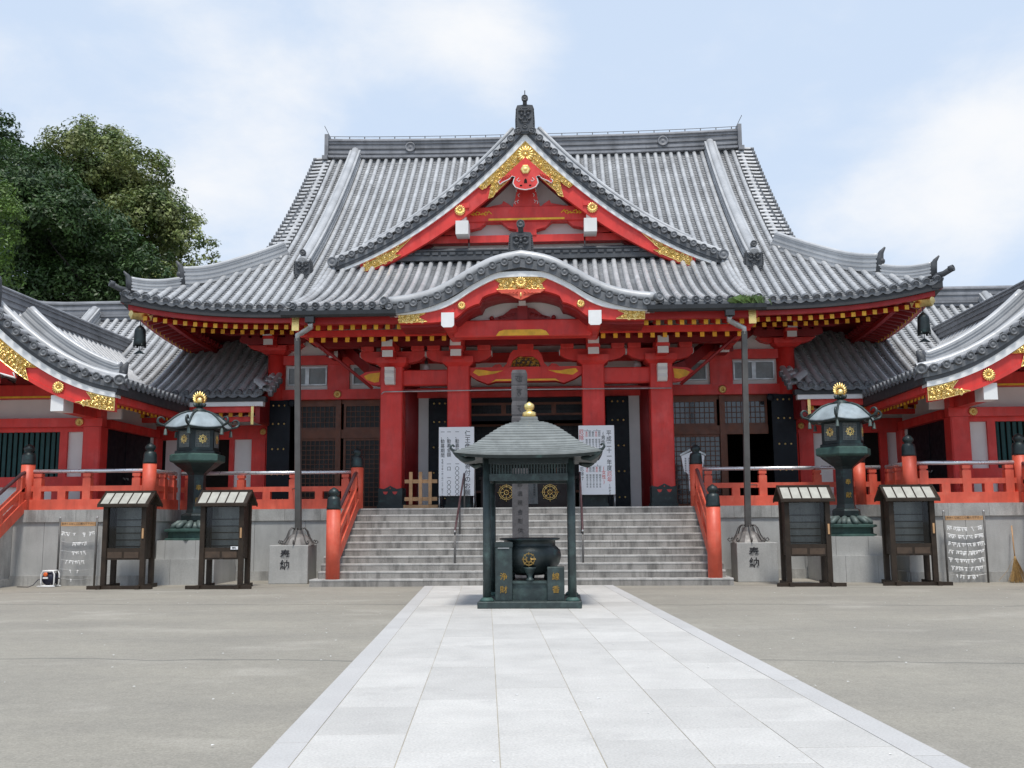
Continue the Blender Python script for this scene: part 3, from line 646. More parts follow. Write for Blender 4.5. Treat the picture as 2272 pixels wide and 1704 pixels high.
for s in (-1, 1):
    b = MB(); b.box(*sorted((s * 7.66, s * 7.80)), 35.62, 36.38, 15.10, 16.02); b.box(*sorted((s * 7.66, s * 7.86)), 35.5, 36.5, 15.0, 15.15); b.build('ridge_end_tile', 'tileridge', mro, HO)
    ys = arange(28.5, 35.8, 22); d = MB()
    ridge_bar(d, [(s * (6.6 - .0 * (y - 28)), y, zmain(y - EY) + .08) for y in ys], 0.36, 0.36, (1, 0, 0)); do = d.build('descending_ridge', 'tile', hall, HO)
    om = oni(.55, .62, .16); om.v = [(x + s * 6.6, y + 28.36, z + zmain(2.2) - .06) for x, y, z in om.v]; om.build('ridge_end_tile', 'tiledark', do, HO)
    # corner ridges in two stages, turned up at the tips
    def hip(t): return (s * (EX - t), EY + t, zmain(t) + dzc(-t, t))
    a = MB(); n = 16; P_ = []
    for k in range(n + 1):
        t = 1.25 + 2.35 * k / n; x, y, z = hip(t); P_.append((x, y, z + .08 + .13 * max(0, 1 - (t - 1.25) / .9) ** 2))
    ridge_bar(a, P_, .24, .31); ao = a.build('corner_ridge', 'tile', hall, HO)
    q = MB(); x, y, z = P_[0]; q.tube([(x + s * .02, y - .02, z - .15), (x + s * .03, y - .03, z + .28), (x + s * .08, y - .08, z + .42), (x + s * .16, y - .16, z + .54)], [.13, .12, .07, .025], 8); q.sphere((x + s * .08, y - .08, z + .16), .09, 10); q.build('ridge_end_tile', 'tiledark', ao, HO)
    a = MB(); P_ = []
    for k in range(n + 1):
        t = .18 + 1.25 * k / n; x, y, z = hip(t); P_.append((x, y, z + .05 + .15 * max(0, 1 - (t - .18) / .9) ** 2))
    ridge_bar(a, P_, .20, .19); ao = a.build('corner_ridge', 'tile', hall, HO)
    q = MB(); x, y, z = P_[0]; q.tube([(x, y, z - .1), (x + s * .02, y - .02, z + .17), (x + s * .06, y - .06, z + .29), (x + s * .14, y - .14, z + .40)], [.11, .10, .06, .02], 8)
    x, y, z = hip(0); q.tube([(x - s * .25, y + .25, z + .1), (x + s * .02, y - .02, z + .13), (x + s * .2, y - .2, z + .24)], [.08, .08, .085], 8); tile_end(q, (x + s * .2, y - .2, z + .24), (s, -1, .3), .09); q.build('ridge_end_tile', 'tiledark', ao, HO)
    # hip rafter end in gilt, wind bell is separate
    h_ = MB(); x, y, z = hip(0)
    h_.tube([(x - s * 2.9, y + 2.9, z - .05), (x - s * .42, y + .42, z - .50)], .13, 4); h_.build('hip_rafter', 'darkred', hall, HO)
    e_ = MB(); e_.tube([(x - s * .62, y + .62, z - .47), (x - s * .22, y + .22, z - .52)], .165, 4); e_.build('gilt_rafter_cap', 'gold', hall, HO)

# ---- front gable (dormer) over the porch
GY, GZ, GW = 28.6, 13.32, 5.72
def dg(x): x = abs(x); return 1.112 * x - .068 * x * x
gx = arange(0, GW, 26)
gr = MB()
for s in (-1, 1):
    rails = []
    for i in range(18):
        y = GY + .42 + .30 * i
        top = 0.0; pl = []
        for x in reversed(gx):
            z = GZ - dg(x) + .02
            if z > zmain(y - EY) - .25: pl.append((s * x, y, z))
        if len(pl) > 1: rails.append(pl)
    tile_field(gr, rails, (0, 1, 0), 0.16, ends=False, sub=3)
    # verge: short tiles facing the front, then a long roll tile along the slope
    L = 0; px_ = 0.22; 
    while px_ < GW - .02:
        z = GZ - dg(px_); sl_ = 1.112 - .136 * px_; k = 1 / math.sqrt(1 + sl_ ** 2)
        cover(gr, [(s * px_, GY - .02, z), (s * px_, GY + .42, z + .01)], (1 * k, 0, -s * sl_ * k), .082); tile_end(gr, (s * px_, GY - .04, z + .02), (0, -1, 0), .10)
        px_ += 0.315 * k
    pl = [(s * x, GY + .30, GZ - dg(x) + .12) for x in gx]; cover(gr, pl, (0, 1, 0), .10)
    pl = [(s * x, GY + .05, GZ - dg(x) - .05) for x in gx]
    gr.loft([[(s * x, GY + .03, GZ - dg(x) - .03), (s * x, GY + .62, GZ - dg(x) - .03), (s * x, GY + .62, GZ - dg(x) - .17), (s * x, GY + .03, GZ - dg(x) - .17)] for x in gx], 1, True)
    tile_end(gr, (s * (GW + .05), GY - .06, GZ - dg(GW) - .02), (0, -1, 0), .15)
gro = gr.build('front_gable_roof', 'tile', hall, HO)
dk = MB(); 
for s in (-1, 1): dk.band([(s * x, GZ - dg(x) - .12 * (1 + .3 * 0)) for x in gx], [(s * x, GZ - dg(x) - .27) for x in gx], GY + .05, GY + .5)
dk.build('verge_board', 'tiledark', gro, HO)
wb = MB()
def vertical(x, off): return GZ - dg(x) - off * math.sqrt(1 + (1.112 - .136 * abs(x)) ** 2)
gx2 = arange(0, GW - .15, 26)
for s in (-1, 1): wb.band([(s * x, vertical(x, .145)) for x in gx2], [(s * x, vertical(x, .33)) for x in gx2], GY + .08, GY + .4)
wb.build('white_verge_board', 'whitepaint', hall, HO)
gx3 = arange(0, GW - .75, 26)
for s in (-1, 1):
    bb = MB(); bb.band([(s * x, vertical(x, .32)) for x in gx3], [(s * x, vertical(x, .31 + .50 - .035 * x)) for x in gx3], GY + .16, GY + .34)
    bb.band([(s * x, vertical(x, .32)) for x in gx3], [(s * x, vertical(x, .36)) for x in gx3], GY + .13, GY + .16)
    bo = bb.build('bargeboard', 'red', hall, HO)
    f0 = [(x, vertical(x, .33)) for x in arange(GW - .85, 3.42, 8)]; f1 = [(x, vertical(x, .29 + .46 - .035 * x)) for x in arange(3.75, GW - .85, 8)]
    pol = [(s * a, b) for a, b in f0] + [(s * 3.95, vertical(3.95, .51))] + [(s * a, b) for a, b in f1[0:]]
    filigree(pol, GY + .145, 80, .085, 5 + s).build('gilt_fitting', ['gold', 'golddark'], bo, HO)
    ch = chrys(.165); x0 = 1.98; ch.v = [(x + s * x0, y + GY + .16, z + vertical(x0, .29 + .22)) for x, y, z in ch.v]; ch.build('gilt_boss', 'gold', bo, HO)
# apex ornament
ap = [(0, vertical(0, .34))] + [(x, vertical(x, .34)) for x in arange(.15, 1.42, 8)] + [(1.30, vertical(1.3, .48)), (1.02, vertical(1.02, .52)), (1.12, vertical(1.12, .80)), (.98, vertical(.98, .85))] + [(x, vertical(x, .80)) for x in arange(.9, .0, 5)]
ap = ap + [(-x, z) for x, z in reversed(ap[1:-1])]
filigree(ap, GY + .115, 120, .085, 11).build('gilt_apex_fitting', ['gold', 'golddark'], hall, HO)
ch = chrys(.26); ch.v = [(x, y + GY + .10, z + vertical(0, .70) + .12) for x, y, z in ch.v]; ch.build('gilt_boss', 'gold', hall, HO)
# hanging pendant with scrolled lower edge and cut-outs
zt = 12.26
pn = [(0, zt + .05), (.55, zt - .62), (.92, zt - 1.08), (1.02, zt - 1.20), (.96, zt - 1.34), (.85, zt - 1.22), (.62, zt - 1.08), (.50, zt - .92), (.40, zt - .98), (.44, zt - 1.12), (.47, zt - 1.30), (.38, zt - 1.50), (.2, zt - 1.60), (0, zt - 1.64)]
pn2 = pn + [(-x, z) for x, z in reversed(pn[1:-1])]
pm = MB(); pm.plate(pn2, GY + .02, GY + .12, 0)
pm.tube([(x, GY + .03, z) for x, z in pn[2:]] , .025, 5, 1); pm.tube([(-x, GY + .03, z) for x, z in pn[2:]], .025, 5, 1)
for s in (-1, 1):
    pm.sphere((s * .17, GY + .015, zt - 1.42), .05, 8, 2, (1, .3, .8)); pm.tube([(s * .25, GY + .02, zt - 1.02), (s * .33, GY + .02, zt - 1.14), (s * .25, GY + .02, zt - 1.22), (s * .20, GY + .02, zt - 1.15)], .015, 5, 1)
    pm.sphere((s * .47, GY + .015, zt - 1.0), .075, 8, 2, (1, .3, .6))
    for k in range(5): pm.tube([(s * (.55 + .09 * k), GY + .012, zt - .80 - .05 * k), (s * (.60 + .09 * k), GY + .0, zt - .90 - .04 * k), (s * (.54 + .09 * k), GY + .012, zt - .97 - .03 * k)], .018, 5, 3)
pm.plate([(-.06, zt - 1.30), (.06, zt - 1.30), (.05, zt - 1.14), (0, zt - 1.06), (-.05, zt - 1.14)], GY + .012, GY + .03, 2)
pm.v = [(x * .80, y, 12.26 + (z - 12.26) * .60) for x, y, z in pm.v]
po = pm.build('gable_pendant', ['red', 'white', 'void', 'rail'], hall, HO)
hx = MB(); hx.lathe([(.15, 0), (.15, .03), (.12, .05), (.06, .05), (.05, .08), (.01, .09)], (0, GY + .02, zt - .36), 6, ax='y', sm=False); hx.build('gilt_boss', 'gold', po, HO)
# gable wall: plaster, tie beams, struts
GWY = 29.55
gw = MB(); tri = [(x, vertical(x, .45)) for x in arange(-4.6, 4.6, 30)]; gw.plate([(4.6, 9.5), (-4.6, 9.5)][::-1] + list(reversed(tri)), GWY, GWY + .1); gw.build('gable_wall', 'white', hall, HO)
gb = MB()
for s in (-1, 1): gb.band([(s * x, vertical(x, .5)) for x in arange(0, 4.7, 12)], [(s * x, vertical(x, .70)) for x in arange(0, 4.7, 12)], GWY - .20, GWY - .02)
gb.build('gable_rafter', 'darkred', hall, HO)
be = MB(); be.bev(-1.85, 1.85, GWY - .42, GWY - .05, 10.47, 10.93); be.plate([(-2.0, 10.5), (-1.75, 10.24), (-1.4, 10.32), (-1.2, 10.5)], GWY - .36, GWY - .06); be.plate([(2.0, 10.5), (1.75, 10.24), (1.4, 10.32), (1.2, 10.5)], GWY - .36, GWY - .06)
be.plate([(-.8, 10.5), (-.55, 10.28), (-.3, 10.22), (.3, 10.22), (.55, 10.28), (.8, 10.5)], GWY - .36, GWY - .06); be.box(-.3, .3, GWY - .38, GWY - .05, 10.04, 10.22)
beo = be.build('tie_beam', 'red', hall, HO)
yl = MB(); yl.box(-1.15, 1.15, GWY - .435, GWY - .40, 10.50, 10.56)
for s in (-1, 1):
    for k in range(7): yl.tube([(s * (1.05 + .09 * k), GWY - .43, 10.70 + .05 * math.sin(k * 2)), (s * (1.15 + .09 * k), GWY - .435, 10.80 - .03 * k % .1), (s * (1.2 + .09 * k), GWY - .43, 10.68)], .018, 5)
yl.build('painted_scroll', 'goldpaint', beo, HO)
st = MB(); st.plate([(-.42, 10.93), (-.34, 11.2), (-.27, 11.6), (-.25, 11.9), (.25, 11.9), (.27, 11.6), (.34, 11.2), (.42, 10.93)], GWY - .34, GWY - .05)
for s in (-1, 1): st.plate([(s * 1.35, 10.93), (s * 1.0, 11.0), (s * .75, 11.05), (s * .70, 11.15), (s * .55, 11.05), (s * .40, 10.93)], GWY - .30, GWY - .05)
sto = st.build('king_post', 'red', hall, HO)
cw = MB()
for s in (-1, 1):
    for k, (x, z) in enumerate(((.25, 11.05), (.33, 11.02), (.22, 11.25), (.28, 11.4), (.20, 11.55), (.18, 11.72))): cw.tube([(s * x, GWY - .355, z), (s * (x + .03), GWY - .36, z + .06), (s * (x - .02), GWY - .355, z + .10)], .012, 5)
cw.build('carved_scroll', 'white', sto, HO)
lb = MB(); lb.box(-4.3, 4.3, GWY - .35, GWY - .03, 9.84, 10.06); lb.build('sill_beam', 'red', hall, HO)
for s in (-1, 1):
    pp = MB(); pp.box(*sorted((s * 1.88, s * 2.3)), GWY - .3, GWY - .04, 10.06, 10.9); pp.box(*sorted((s * 1.75, s * 2.5)), GWY - .34, GWY - .05, 10.10, 10.26); pp.plate([(s * 2.3, 10.4), (s * 3.2, 10.4), (s * 3.0, 10.22), (s * 2.6, 10.15), (s * 2.3, 10.1)], GWY - .25, GWY - .04); pp.build('gable_bracket', 'red', hall, HO)
for s in (-1, 1):
    we = MB(); we.box(*sorted((s * 1.72, s * 2.10)), GY + .05, GY + .75, vertical(2.0, .36 + .44) - .36, vertical(2.0, .36 + .40)); we.box(*sorted((s * 1.80, s * 2.04)), GY + .25, GWY - .1, 10.42, 10.78); we.build('beam_end', 'white', hall, HO)
    bl = MB(); bl.box(*sorted((s * 1.70, s * 2.14)), GY + .12, GWY - .1, 10.79, 10.93); bl.build('bearing_block', 'red', hall, HO)
    lw = MB(); lw.box(*sorted((s * 1.73, s * 1.77)), GY + .6, GY + .64, 9.3, vertical(1.75, .8)); lw.build('chain_rod', 'greypipe', hall, HO)
br = MB(); bp = [(x, GWY - .45, 9.36) for x in arange(-4.4, 4.4, 4)]
ridge_bar(br, bp, .34, .16, (0, 1, 0), layers=2)
for i in range(34): br.box(-4.3 + 8.6 * i / 33 - .09, -4.3 + 8.6 * i / 33 + .09, GWY - .66, GWY - .60, 9.40, 9.48)
bro = br.build('base_ridge', 'tiledark', hall, HO)
gxr = MB(); ridge_bar(gxr, [(0, y, GZ + .02) for y in arange(GY + .25, 34.2, 6)], .36, .45, (1, 0, 0)); gxo = gxr.build('gable_ridge', 'tileridge', hall, HO)
om = oni(.58, .92, .2); om.v = [(x, y + GY - .02, z + GZ - .31) for x, y, z in om.v]; om.tube([(0, GY + .03, GZ + .82), (0, GY + .03, GZ + 1.07)], .015, 5); om.build('ridge_end_tile', 'tiledark', gxo, HO)
for s in (-1, 1):                                          # slanting ridges behind the verge
    d = MB(); ridge_bar(d, [(s * x, GY + .85, GZ - dg(x) - .08) for x in arange(.05, 4.75, 16)], .30, .44, (0, 1, 0)); d.build('descending_ridge', 'tile', gro, HO)

# ---- curved porch gable
kr = MB(); kx = arange(-KW, KW, 48)
for s in (-1, 1):
    rails = [[(s * x, KY + .42 + .29 * i, zk(x)) for x in arange(KW, 0, 22)] for i in range(9)]
    tile_field(kr, rails, (0, 1, 0), 0.16, ends=False, sub=3)
Lk = 0; pos = []; prev = None
fine = arange(-KW, KW, 400); acc = 0; nxt = 0.02
for a, b in zip(fine, fine[1:]):
    acc += math.hypot(b - a, zk(b) - zk(a))
    if acc >= nxt: pos.append(b); nxt += .31
for x in pos:
    sl_ = (zk(x + .02) - zk(x - .02)) / .04; k = 1 / math.sqrt(1 + sl_ * sl_)
    cover(kr, [(x, KY, zk(x) - .10), (x, KY + .42, zk(x) - .09)], (k, 0, sl_ * k), .085); tile_end(kr, (x, KY - .02, zk(x) - .08), (0, -1, 0), .10)
kr.loft([[(x, KY + .02, zk(x) - .07), (x, KY + .6, zk(x) - .07), (x, KY + .6, zk(x) - .28), (x, KY + .02, zk(x) - .28)] for x in kx], 1, True)
kr.sweep([(-.18, -.08), (.17, -.08), (.17, .06), (.10, .13), (0, .16), (-.10, .13), (-.18, .06)], [(x, KY + .25, zk(x) + .06) for x in kx], 0, True, (0, 1, 0), True)
for s in (-1, 1): tile_end(kr, (s * (KW + .10), KY - .02, zk(KW) + .05), (s * .5, -1, .2), .12)
kro = kr.build('porch_gable_roof', 'tile', hall, HO)
om = oni(.62, .62, .2); om.v = [(x, y + KY + .35, z + zk(0) + .10) for x, y, z in om.v]; om.build('ridge_end_tile', 'tiledark', kro, HO)
wk = MB(); kx2 = arange(-KW + .12, KW - .12, 48); mm_ = .003242
def ctab(tab, x):                                          # measured profile: |x| in m -> z
    x = abs(x)
    for a, b in zip(tab, tab[1:]):
        if x <= b[0]: return a[1] + (b[1] - a[1]) * (x - a[0]) / (b[0] - a[0])
    return tab[-1][1]
Z0 = 8.05
def prof(raw): return curve([(p[0] * mm_, Z0 - (p[1] - 75) * mm_) for p in raw], 8)
WT = prof([(0, 204), (100, 207), (195, 216), (365, 300), (525, 403), (665, 456), (845, 482), (1000, 486)])
WB = prof([(0, 238), (100, 240), (195, 252), (365, 336), (525, 440), (665, 492), (845, 516), (1000, 520)])
RB = prof([(0, 352), (140, 352), (230, 370), (300, 400), (322, 448), (350, 452), (420, 486), (500, 552), (600, 580), (720, 590), (940, 592)])
wk.band([(x, ctab(WT, x)) for x in kx2], [(x, ctab(WB, x) - .03) for x in kx2], KY + .08, KY + .5); wk.build('white_verge_board', 'whitepaint', hall, HO)
dk2 = MB(); dk2.band([(x, zk(x) - .24) for x in kx2], [(x, ctab(WT, x) - .005) for x in kx2], KY + .12, KY + .5); dk2.build('verge_board', 'tiledark', hall, HO)
kb = MB(); kx3 = arange(-3.04, 3.04, 76); kb.band([(x, ctab(WB, x) - .02) for x in kx3], [(x, ctab(RB, x)) for x in kx3], KY + .16, KY + .36)
kbo = kb.build('curved_bargeboard', 'red', hall, HO)
ks = MB(); ks.band([(x, ctab(WB, x) + .01) for x in kx3], [(x, ctab(RB, x) - .07) for x in kx3], KY + .36, KY + 1.25)
ks.build('curved_soffit', 'darkred', hall, HO)
def kp(raw): return [(sx * (p[0]) * mm_, Z0 - (p[1] - 75) * mm_) for p in raw for sx in (1,)]
o1 = kp([(0, 250), (100, 252), (200, 264), (150, 300), (185, 340), (60, 340), (0, 350)]); o1 = o1 + [(-x, z) for x, z in reversed(o1[1:-1])]
filigree(o1, KY + .15, 80, .07, 21).build('gilt_fitting', ['gold', 'golddark'], kbo, HO)
ch = chrys(.15); ch.v = [(x, y + KY + .13, z + Z0 - (292 - 75) * mm_) for x, y, z in ch.v]; ch.build('gilt_boss', 'gold', kbo, HO)
for s in (-1, 1):
    o2 = [(s * x, z) for x, z in kp([(938, 520), (735, 518), (790, 545), (720, 582), (938, 588)])]
    filigree(o2, KY + .15, 50, .06, 31 + s).build('gilt_fitting', ['gold', 'golddark'], kbo, HO)
    ch = chrys(.10); ch.v = [(x + s * 455 * mm_, y + KY + .15, z + Z0 - (462 - 75) * mm_) for x, y, z in ch.v]; ch.build('gilt_boss', 'gold', kbo, HO)
pn = kp([(0, 345), (100, 345), (185, 352), (150, 372), (90, 385), (55, 405), (0, 428)]); pn2 = pn + [(-x, z) for x, z in reversed(pn[1:-1])]
pg = MB(); pg.plate(pn2, KY + .08, KY + .15, 0)
for s in (-1, 1):
    for k in range(5): pg.tube([(s * (.08 + .09 * k), KY + .07, pn[0][1] - .05 - .01 * k), (s * (.13 + .09 * k), KY + .06, pn[0][1] - .10), (s * (.07 + .08 * k), KY + .07, pn[0][1] - .13 + .01 * k)], .014, 5, 0)
pg.sphere((0, KY + .06, pn[0][1] - .14), .045, 8, 1, (.6, .5, 1.3)); pg.build('porch_pendant', ['rail', 'gold'], hall, HO)
# tympanum and carved strut
ty = MB(); ty.plate([(-1.5, 6.6), (1.5, 6.6), (1.5, 6.75), (1.2, 6.98), (.7, 7.22), (0, 7.30), (-.7, 7.22), (-1.2, 6.98), (-1.5, 6.75)], 25.30, 25.38); ty.build('porch_gable_wall', 'white', hall, HO)
ka = MB(); ka.box(-.13, .13, 25.12, 25.30, 6.6, 6.98); ka.plate([(-.82, 6.61), (-.70, 6.70), (-.5, 6.76), (-.3, 6.92), (-.12, 6.95), (.12, 6.95), (.3, 6.92), (.5, 6.76), (.70, 6.70), (.82, 6.61)], 25.2, 25.3)
for s in (-1, 1):
    ka.sphere((s * .8, 25.2, 6.68), .065, 8)
    for k in range(4): ka.tube([(s * (.2 + .12 * k), 25.18, 6.68 + .02 * (3 - k)), (s * (.28 + .12 * k), 25.16, 6.78 - .03 * k), (s * (.2 + .12 * k), 25.18, 6.80 - .04 * k)], .022, 5)
ka.build('carved_strut', 'darkred', hall, HO)
wp = MB(); wp.box(-.09, .09, 25.0, 25.3, 6.98, 7.12); wp.build('beam_end', 'white', hall, HO)
rb = MB(); rb.bev(-1.78, 1.78, 25.05, 25.5, 6.17, 6.61, .03); rbo = rb.build('rainbow_beam', 'red', hall, HO)
yl = MB(); yl.plate([(-.68, 6.19), (.68, 6.19), (.60, 6.30), (.48, 6.34), (-.48, 6.34), (-.60, 6.30)], 25.03, 25.06); yl.build('painted_band', 'goldpaint', rbo, HO)
for s in (-1, 1):                                           # big white beam ends carrying the curved gable
    we = MB(); x0, x1 = sorted((s * 1.66, s * 1.98)); we.plate([(x0, 6.62), (x0, 6.30), (x0 + .05, 6.25), (x1 - .05, 6.25), (x1, 6.30), (x1, 6.62)], KY + .10, KY + .14, 0)
    we.build('beam_end', 'whitepaint', hall, HO)
    we = MB(); we.plate([(x0 + .01, 6.75), (x0 + .01, 6.31), (x0 + .06, 6.26), (x1 - .06, 6.26), (x1 - .01, 6.31), (x1 - .01, 6.75)], KY + .14, 27.3, 0); we.build('porch_purlin', 'red', hall, HO)

# ---- porch pillars with bracket sets
PY = 27.3
def pillar(x, outer):
    p = MB(); w = .305; p.loft([[(x + a * w * .92, PY + b * w, z) for a, b in ((-1, -1), (1, -1), (1.09, -.91), (1.09, .91), (1, 1), (-1, 1), (-1.09, .91), (-1.09, -.91))] for z in (FL, 5.72)], 0, True)
    po = p.build('porch_pillar', 'red', hall, HO)
    b = MB(); q = w + .025
    b.loft([[(x + a * q, PY + c * q, z) for a, c in ((-1, -1), (1, -1), (1, 1), (-1, 1))] for z in (FL, FL + .42)], 0, True)
    b.plate([(x - q, FL + .42), (x + q, FL + .42), (x + q, FL + .56), (x + .18, FL + .53), (x + .09, FL + .57), (x, FL + .62), (x - .09, FL + .57), (x - .18, FL + .53), (x - q, FL + .56)], PY - q, PY + q)
    b.loft([[(x + a * (q + .03), PY + c * (q + .03), z) for a, c in ((-1, -1), (1, -1), (1, 1), (-1, 1))] for z in (FL, FL + .10)], 0, True)
    bo = b.build('pillar_shoe', 'bronzedark', po, HO)
    rd = MB()
    for sx in (-1, 1): rd.plate([(x + sx * .06, FL + .46), (x + sx * .20, FL + .46), (x + sx * .17, FL + .40), (x + sx * .13, FL + .38), (x + sx * .09, FL + .40)], PY - q - .006, PY - q - .001)
    rd.sphere((x, PY - q, FL + .545), .02, 6); rd.build('cutout', 'redink', bo, HO)
for x in (-3.70, -1.85, 1.85, 3.70): pillar(x, abs(x) > 3)
def bracket(x, y, z, s_=1.0, white=True, parent=hall):     # one three-block bracket set
    b = MB()
    b.loft([[(x + a * w, y + c * w, zz) for a, c in ((-1, -1), (1, -1), (1, 1), (-1, 1))] for w, zz in ((.30 * s_, z), (.43 * s_, z + .10 * s_), (.43 * s_, z + .26 * s_))], 0, True)
    def boat(L, z0, h, y0, y1): b.plate([(x - L, z0 + h), (x - L, z0 + h * .55), (x - L * .85, z0 + h * .2), (x - L * .6, z0), (x + L * .6, z0), (x + L * .85, z0 + h * .2), (x + L, z0 + h * .55), (x + L, z0 + h)], y0, y1)
    boat(.90 * s_, z + .14 * s_, .32 * s_, y - .17 * s_, y + .17 * s_)
    for dx in (-.70, 0, .70):
        xx = x + dx * s_; w = .18 * s_
        b.loft([[(xx + a * ww, y + c * ww, zz) for a, c in ((-1, -1), (1, -1), (1, 1), (-1, 1))] for ww, zz in ((w * .75, z + .44 * s_), (w, z + .50 * s_), (w, z + .61 * s_))], 0, True)
    b.box(x - .14 * s_, x + .14 * s_, y - .95 * s_, y, z + .19 * s_, z + .36 * s_); b.box(x - .18 * s_, x + .18 * s_, y - .94 * s_, y - .60 * s_, z + .36 * s_, z + .46 * s_)
    b.box(x - .14 * s_, x + .14 * s_, y - 1.05 * s_, y, z + .46 * s_, z + .63 * s_)
    bo = b.build('bracket', 'red', parent, HO)
    if white:
        for bx_ in ((x - .145 * s_, x + .145 * s_, y - .97 * s_, y - .951 * s_, z + .185 * s_, z + .365 * s_), (x - .145 * s_, x + .145 * s_, y - 1.07 * s_, y - 1.051 * s_, z + .455 * s_, z + .635 * s_),
                    (x - .92 * s_, x - .901 * s_, y - .14 * s_, y + .14 * s_, z + .32 * s_, z + .45 * s_), (x + .901 * s_, x + .92 * s_, y - .14 * s_, y + .14 * s_, z + .32 * s_, z + .45 * s_)):
            w_ = MB(); w_.box(*bx_); w_.build('white_arm_end', 'white', bo, HO)
for x in (-3.70, -1.85, 1.85, 3.70): bracket(x, PY, 5.72)
for s in (-1, 1):
    fb = MB(); fb.bev(*sorted((s * 3.55, s * 2.0)), PY - .16, PY + .16, 5.22, 5.66, .03); fb.build('porch_tie_beam', 'red', hall, HO)
fc = MB(); fc.plate([(-1.6, 5.70), (1.6, 5.70), (1.6, 5.52), (1.35, 5.36), (1.05, 5.24), (.85, 5.30), (-.85, 5.30), (-1.05, 5.24), (-1.35, 5.36), (-1.6, 5.52)], PY - .18, PY + .18); fco = fc.build('rainbow_beam', 'red', hall, HO)
yl = MB(); yl.plate([(-.95, 5.27), (-.82, 5.31), (.82, 5.31), (.95, 5.27), (.82, 5.36), (-.82, 5.36)], PY - .195, PY - .18)
for s in (-1, 1):
    yl.plate([(s * 1.45, 5.56), (s * 1.38, 5.64), (s * 1.15, 5.62), (s * .95, 5.58), (s * .62, 5.60), (s * .85, 5.52), (s * 1.1, 5.48), (s * 1.3, 5.46)], PY - .193, PY - .18)
yl.build('painted_scroll', 'goldpaint', fco, HO)
lb = MB(); lb.box(-3.95, 3.95, PY - .10, PY + .10, 5.06, 5.12); lb.build('porch_lower_rail', 'darkred', hall, HO)
kt = MB(); kt.box(-5.8, 5.8, PY - .15, PY + .15, 6.33, 6.62); kt.build('porch_plate_beam', 'darkred', hall, HO)
# frog-leg strut with gilt carving
fk = MB(); fk.plate([(-.62, 5.70), (-.52, 5.80), (-.44, 6.05), (-.34, 6.18), (.34, 6.18), (.44, 6.05), (.52, 5.80), (.62, 5.70), (.42, 5.70), (.36, 5.88), (.2, 6.0), (-.2, 6.0), (-.36, 5.88), (-.42, 5.70)], PY - .14, PY + .14); fk.box(-.22, .22, PY - .16, PY + .14, 6.18, 6.34)
for s in (-1, 1): fk.plate([(s * .62, 5.70), (s * .95, 5.70), (s * .85, 5.78), (s * .72, 5.80)], PY - .1, PY + .1)
fko = fk.build('frog_leg_strut', 'red', hall, HO)
filigree([(-.41, 5.71), (.41, 5.71), (.35, 5.87), (.2, 5.98), (-.2, 5.98), (-.35, 5.87)], PY - .05, 34, .055, 77, .014).build('carved_panel', ['golddark', 'casedrawer'], fko, HO)
for s in (-1, 1):                                           # white carved noses and painted beam ends beside the outer pillars
    ns = MB(); x0, x1 = sorted((s * 3.58, s * 3.84)); ns.loft([[(x0, PY - .62 + d, z), (x1, PY - .62 + d, z), (x1, PY - .3, z), (x0, PY - .3, z)] for z, d in ((5.22, .12), (5.32, .02), (5.42, .05), (5.50, .0), (5.60, .04), (5.68, .0))], 0, True); ns.build('carved_nose', 'white', hall, HO)
    n2 = MB(); n2.plate([(s * 4.0, 5.66), (s * 4.45, 5.62), (s * 4.62, 5.52), (s * 4.55, 5.38), (s * 4.35, 5.28), (s * 4.15, 5.24), (s * 4.0, 5.24)], PY - .13, PY + .13); no = n2.build('beam_nose', 'red', hall, HO)
    n3 = MB(); n3.plate([(s * 4.05, 5.60), (s * 4.35, 5.57), (s * 4.5, 5.5), (s * 4.42, 5.40), (s * 4.2, 5.32), (s * 4.08, 5.34)], PY - .145, PY - .131); n3.build('painted_scroll', 'goldpaint', no, HO)
    # curved tie between porch pillar and the hall
    cb = MB(); cb.sweep([(-.1, -.16), (.1, -.16), (.1, .16), (-.1, .16)], [(s * 3.85, PY + .1, 5.5), (s * 4.4, PY + .5, 5.75), (s * 5.0, PY + 1.3, 6.3), (s * 5.5, 29.4, 6.75)], 0, True); cb.build('curved_tie_beam', 'darkred', hall, HO)

# ---- hall front wall
WY = 29.5
pi_ = []
for x in (-7.62, -3.53, 3.53, 7.62):
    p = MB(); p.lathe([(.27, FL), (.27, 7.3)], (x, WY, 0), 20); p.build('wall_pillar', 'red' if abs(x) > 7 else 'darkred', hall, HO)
for x in (-5.72, 5.72):
    p = MB(); p.box(x - .33, x + .33, WY - .10, WY + .1, 5.44, 6.2); p.build('wall_pillar', 'red', hall, HO)
    p = MB(); p.box(x - .08, x + .08, WY - .02, WY + .1, FL, 5.14); p.build('door_post', 'wood', hall, HO)
lt = MB(); lt.box(-7.75, 7.75, WY - .16, WY + .16, 5.14, 5.44); lt.box(-7.75, 7.75, WY - .14, WY + .14, 6.20, 6.48); lt.build('lintel', 'red', hall, HO)
up = MB(); up.box(-7.7, 7.7, WY + .02, WY + .12, 5.44, 6.20); up.box(-7.7, 7.7, WY + .02, WY + .12, 6.48, 7.9); up.build('upper_wall', 'white', hall, HO)
for x in (-5.72, 5.72, -3.6, 3.6):
    ch = chrys(.12); ch.v = [(a + x, b + WY - .17, c + 5.29) for a, b, c in ch.v]; ch.build('gilt_boss', 'gold', hall, HO)
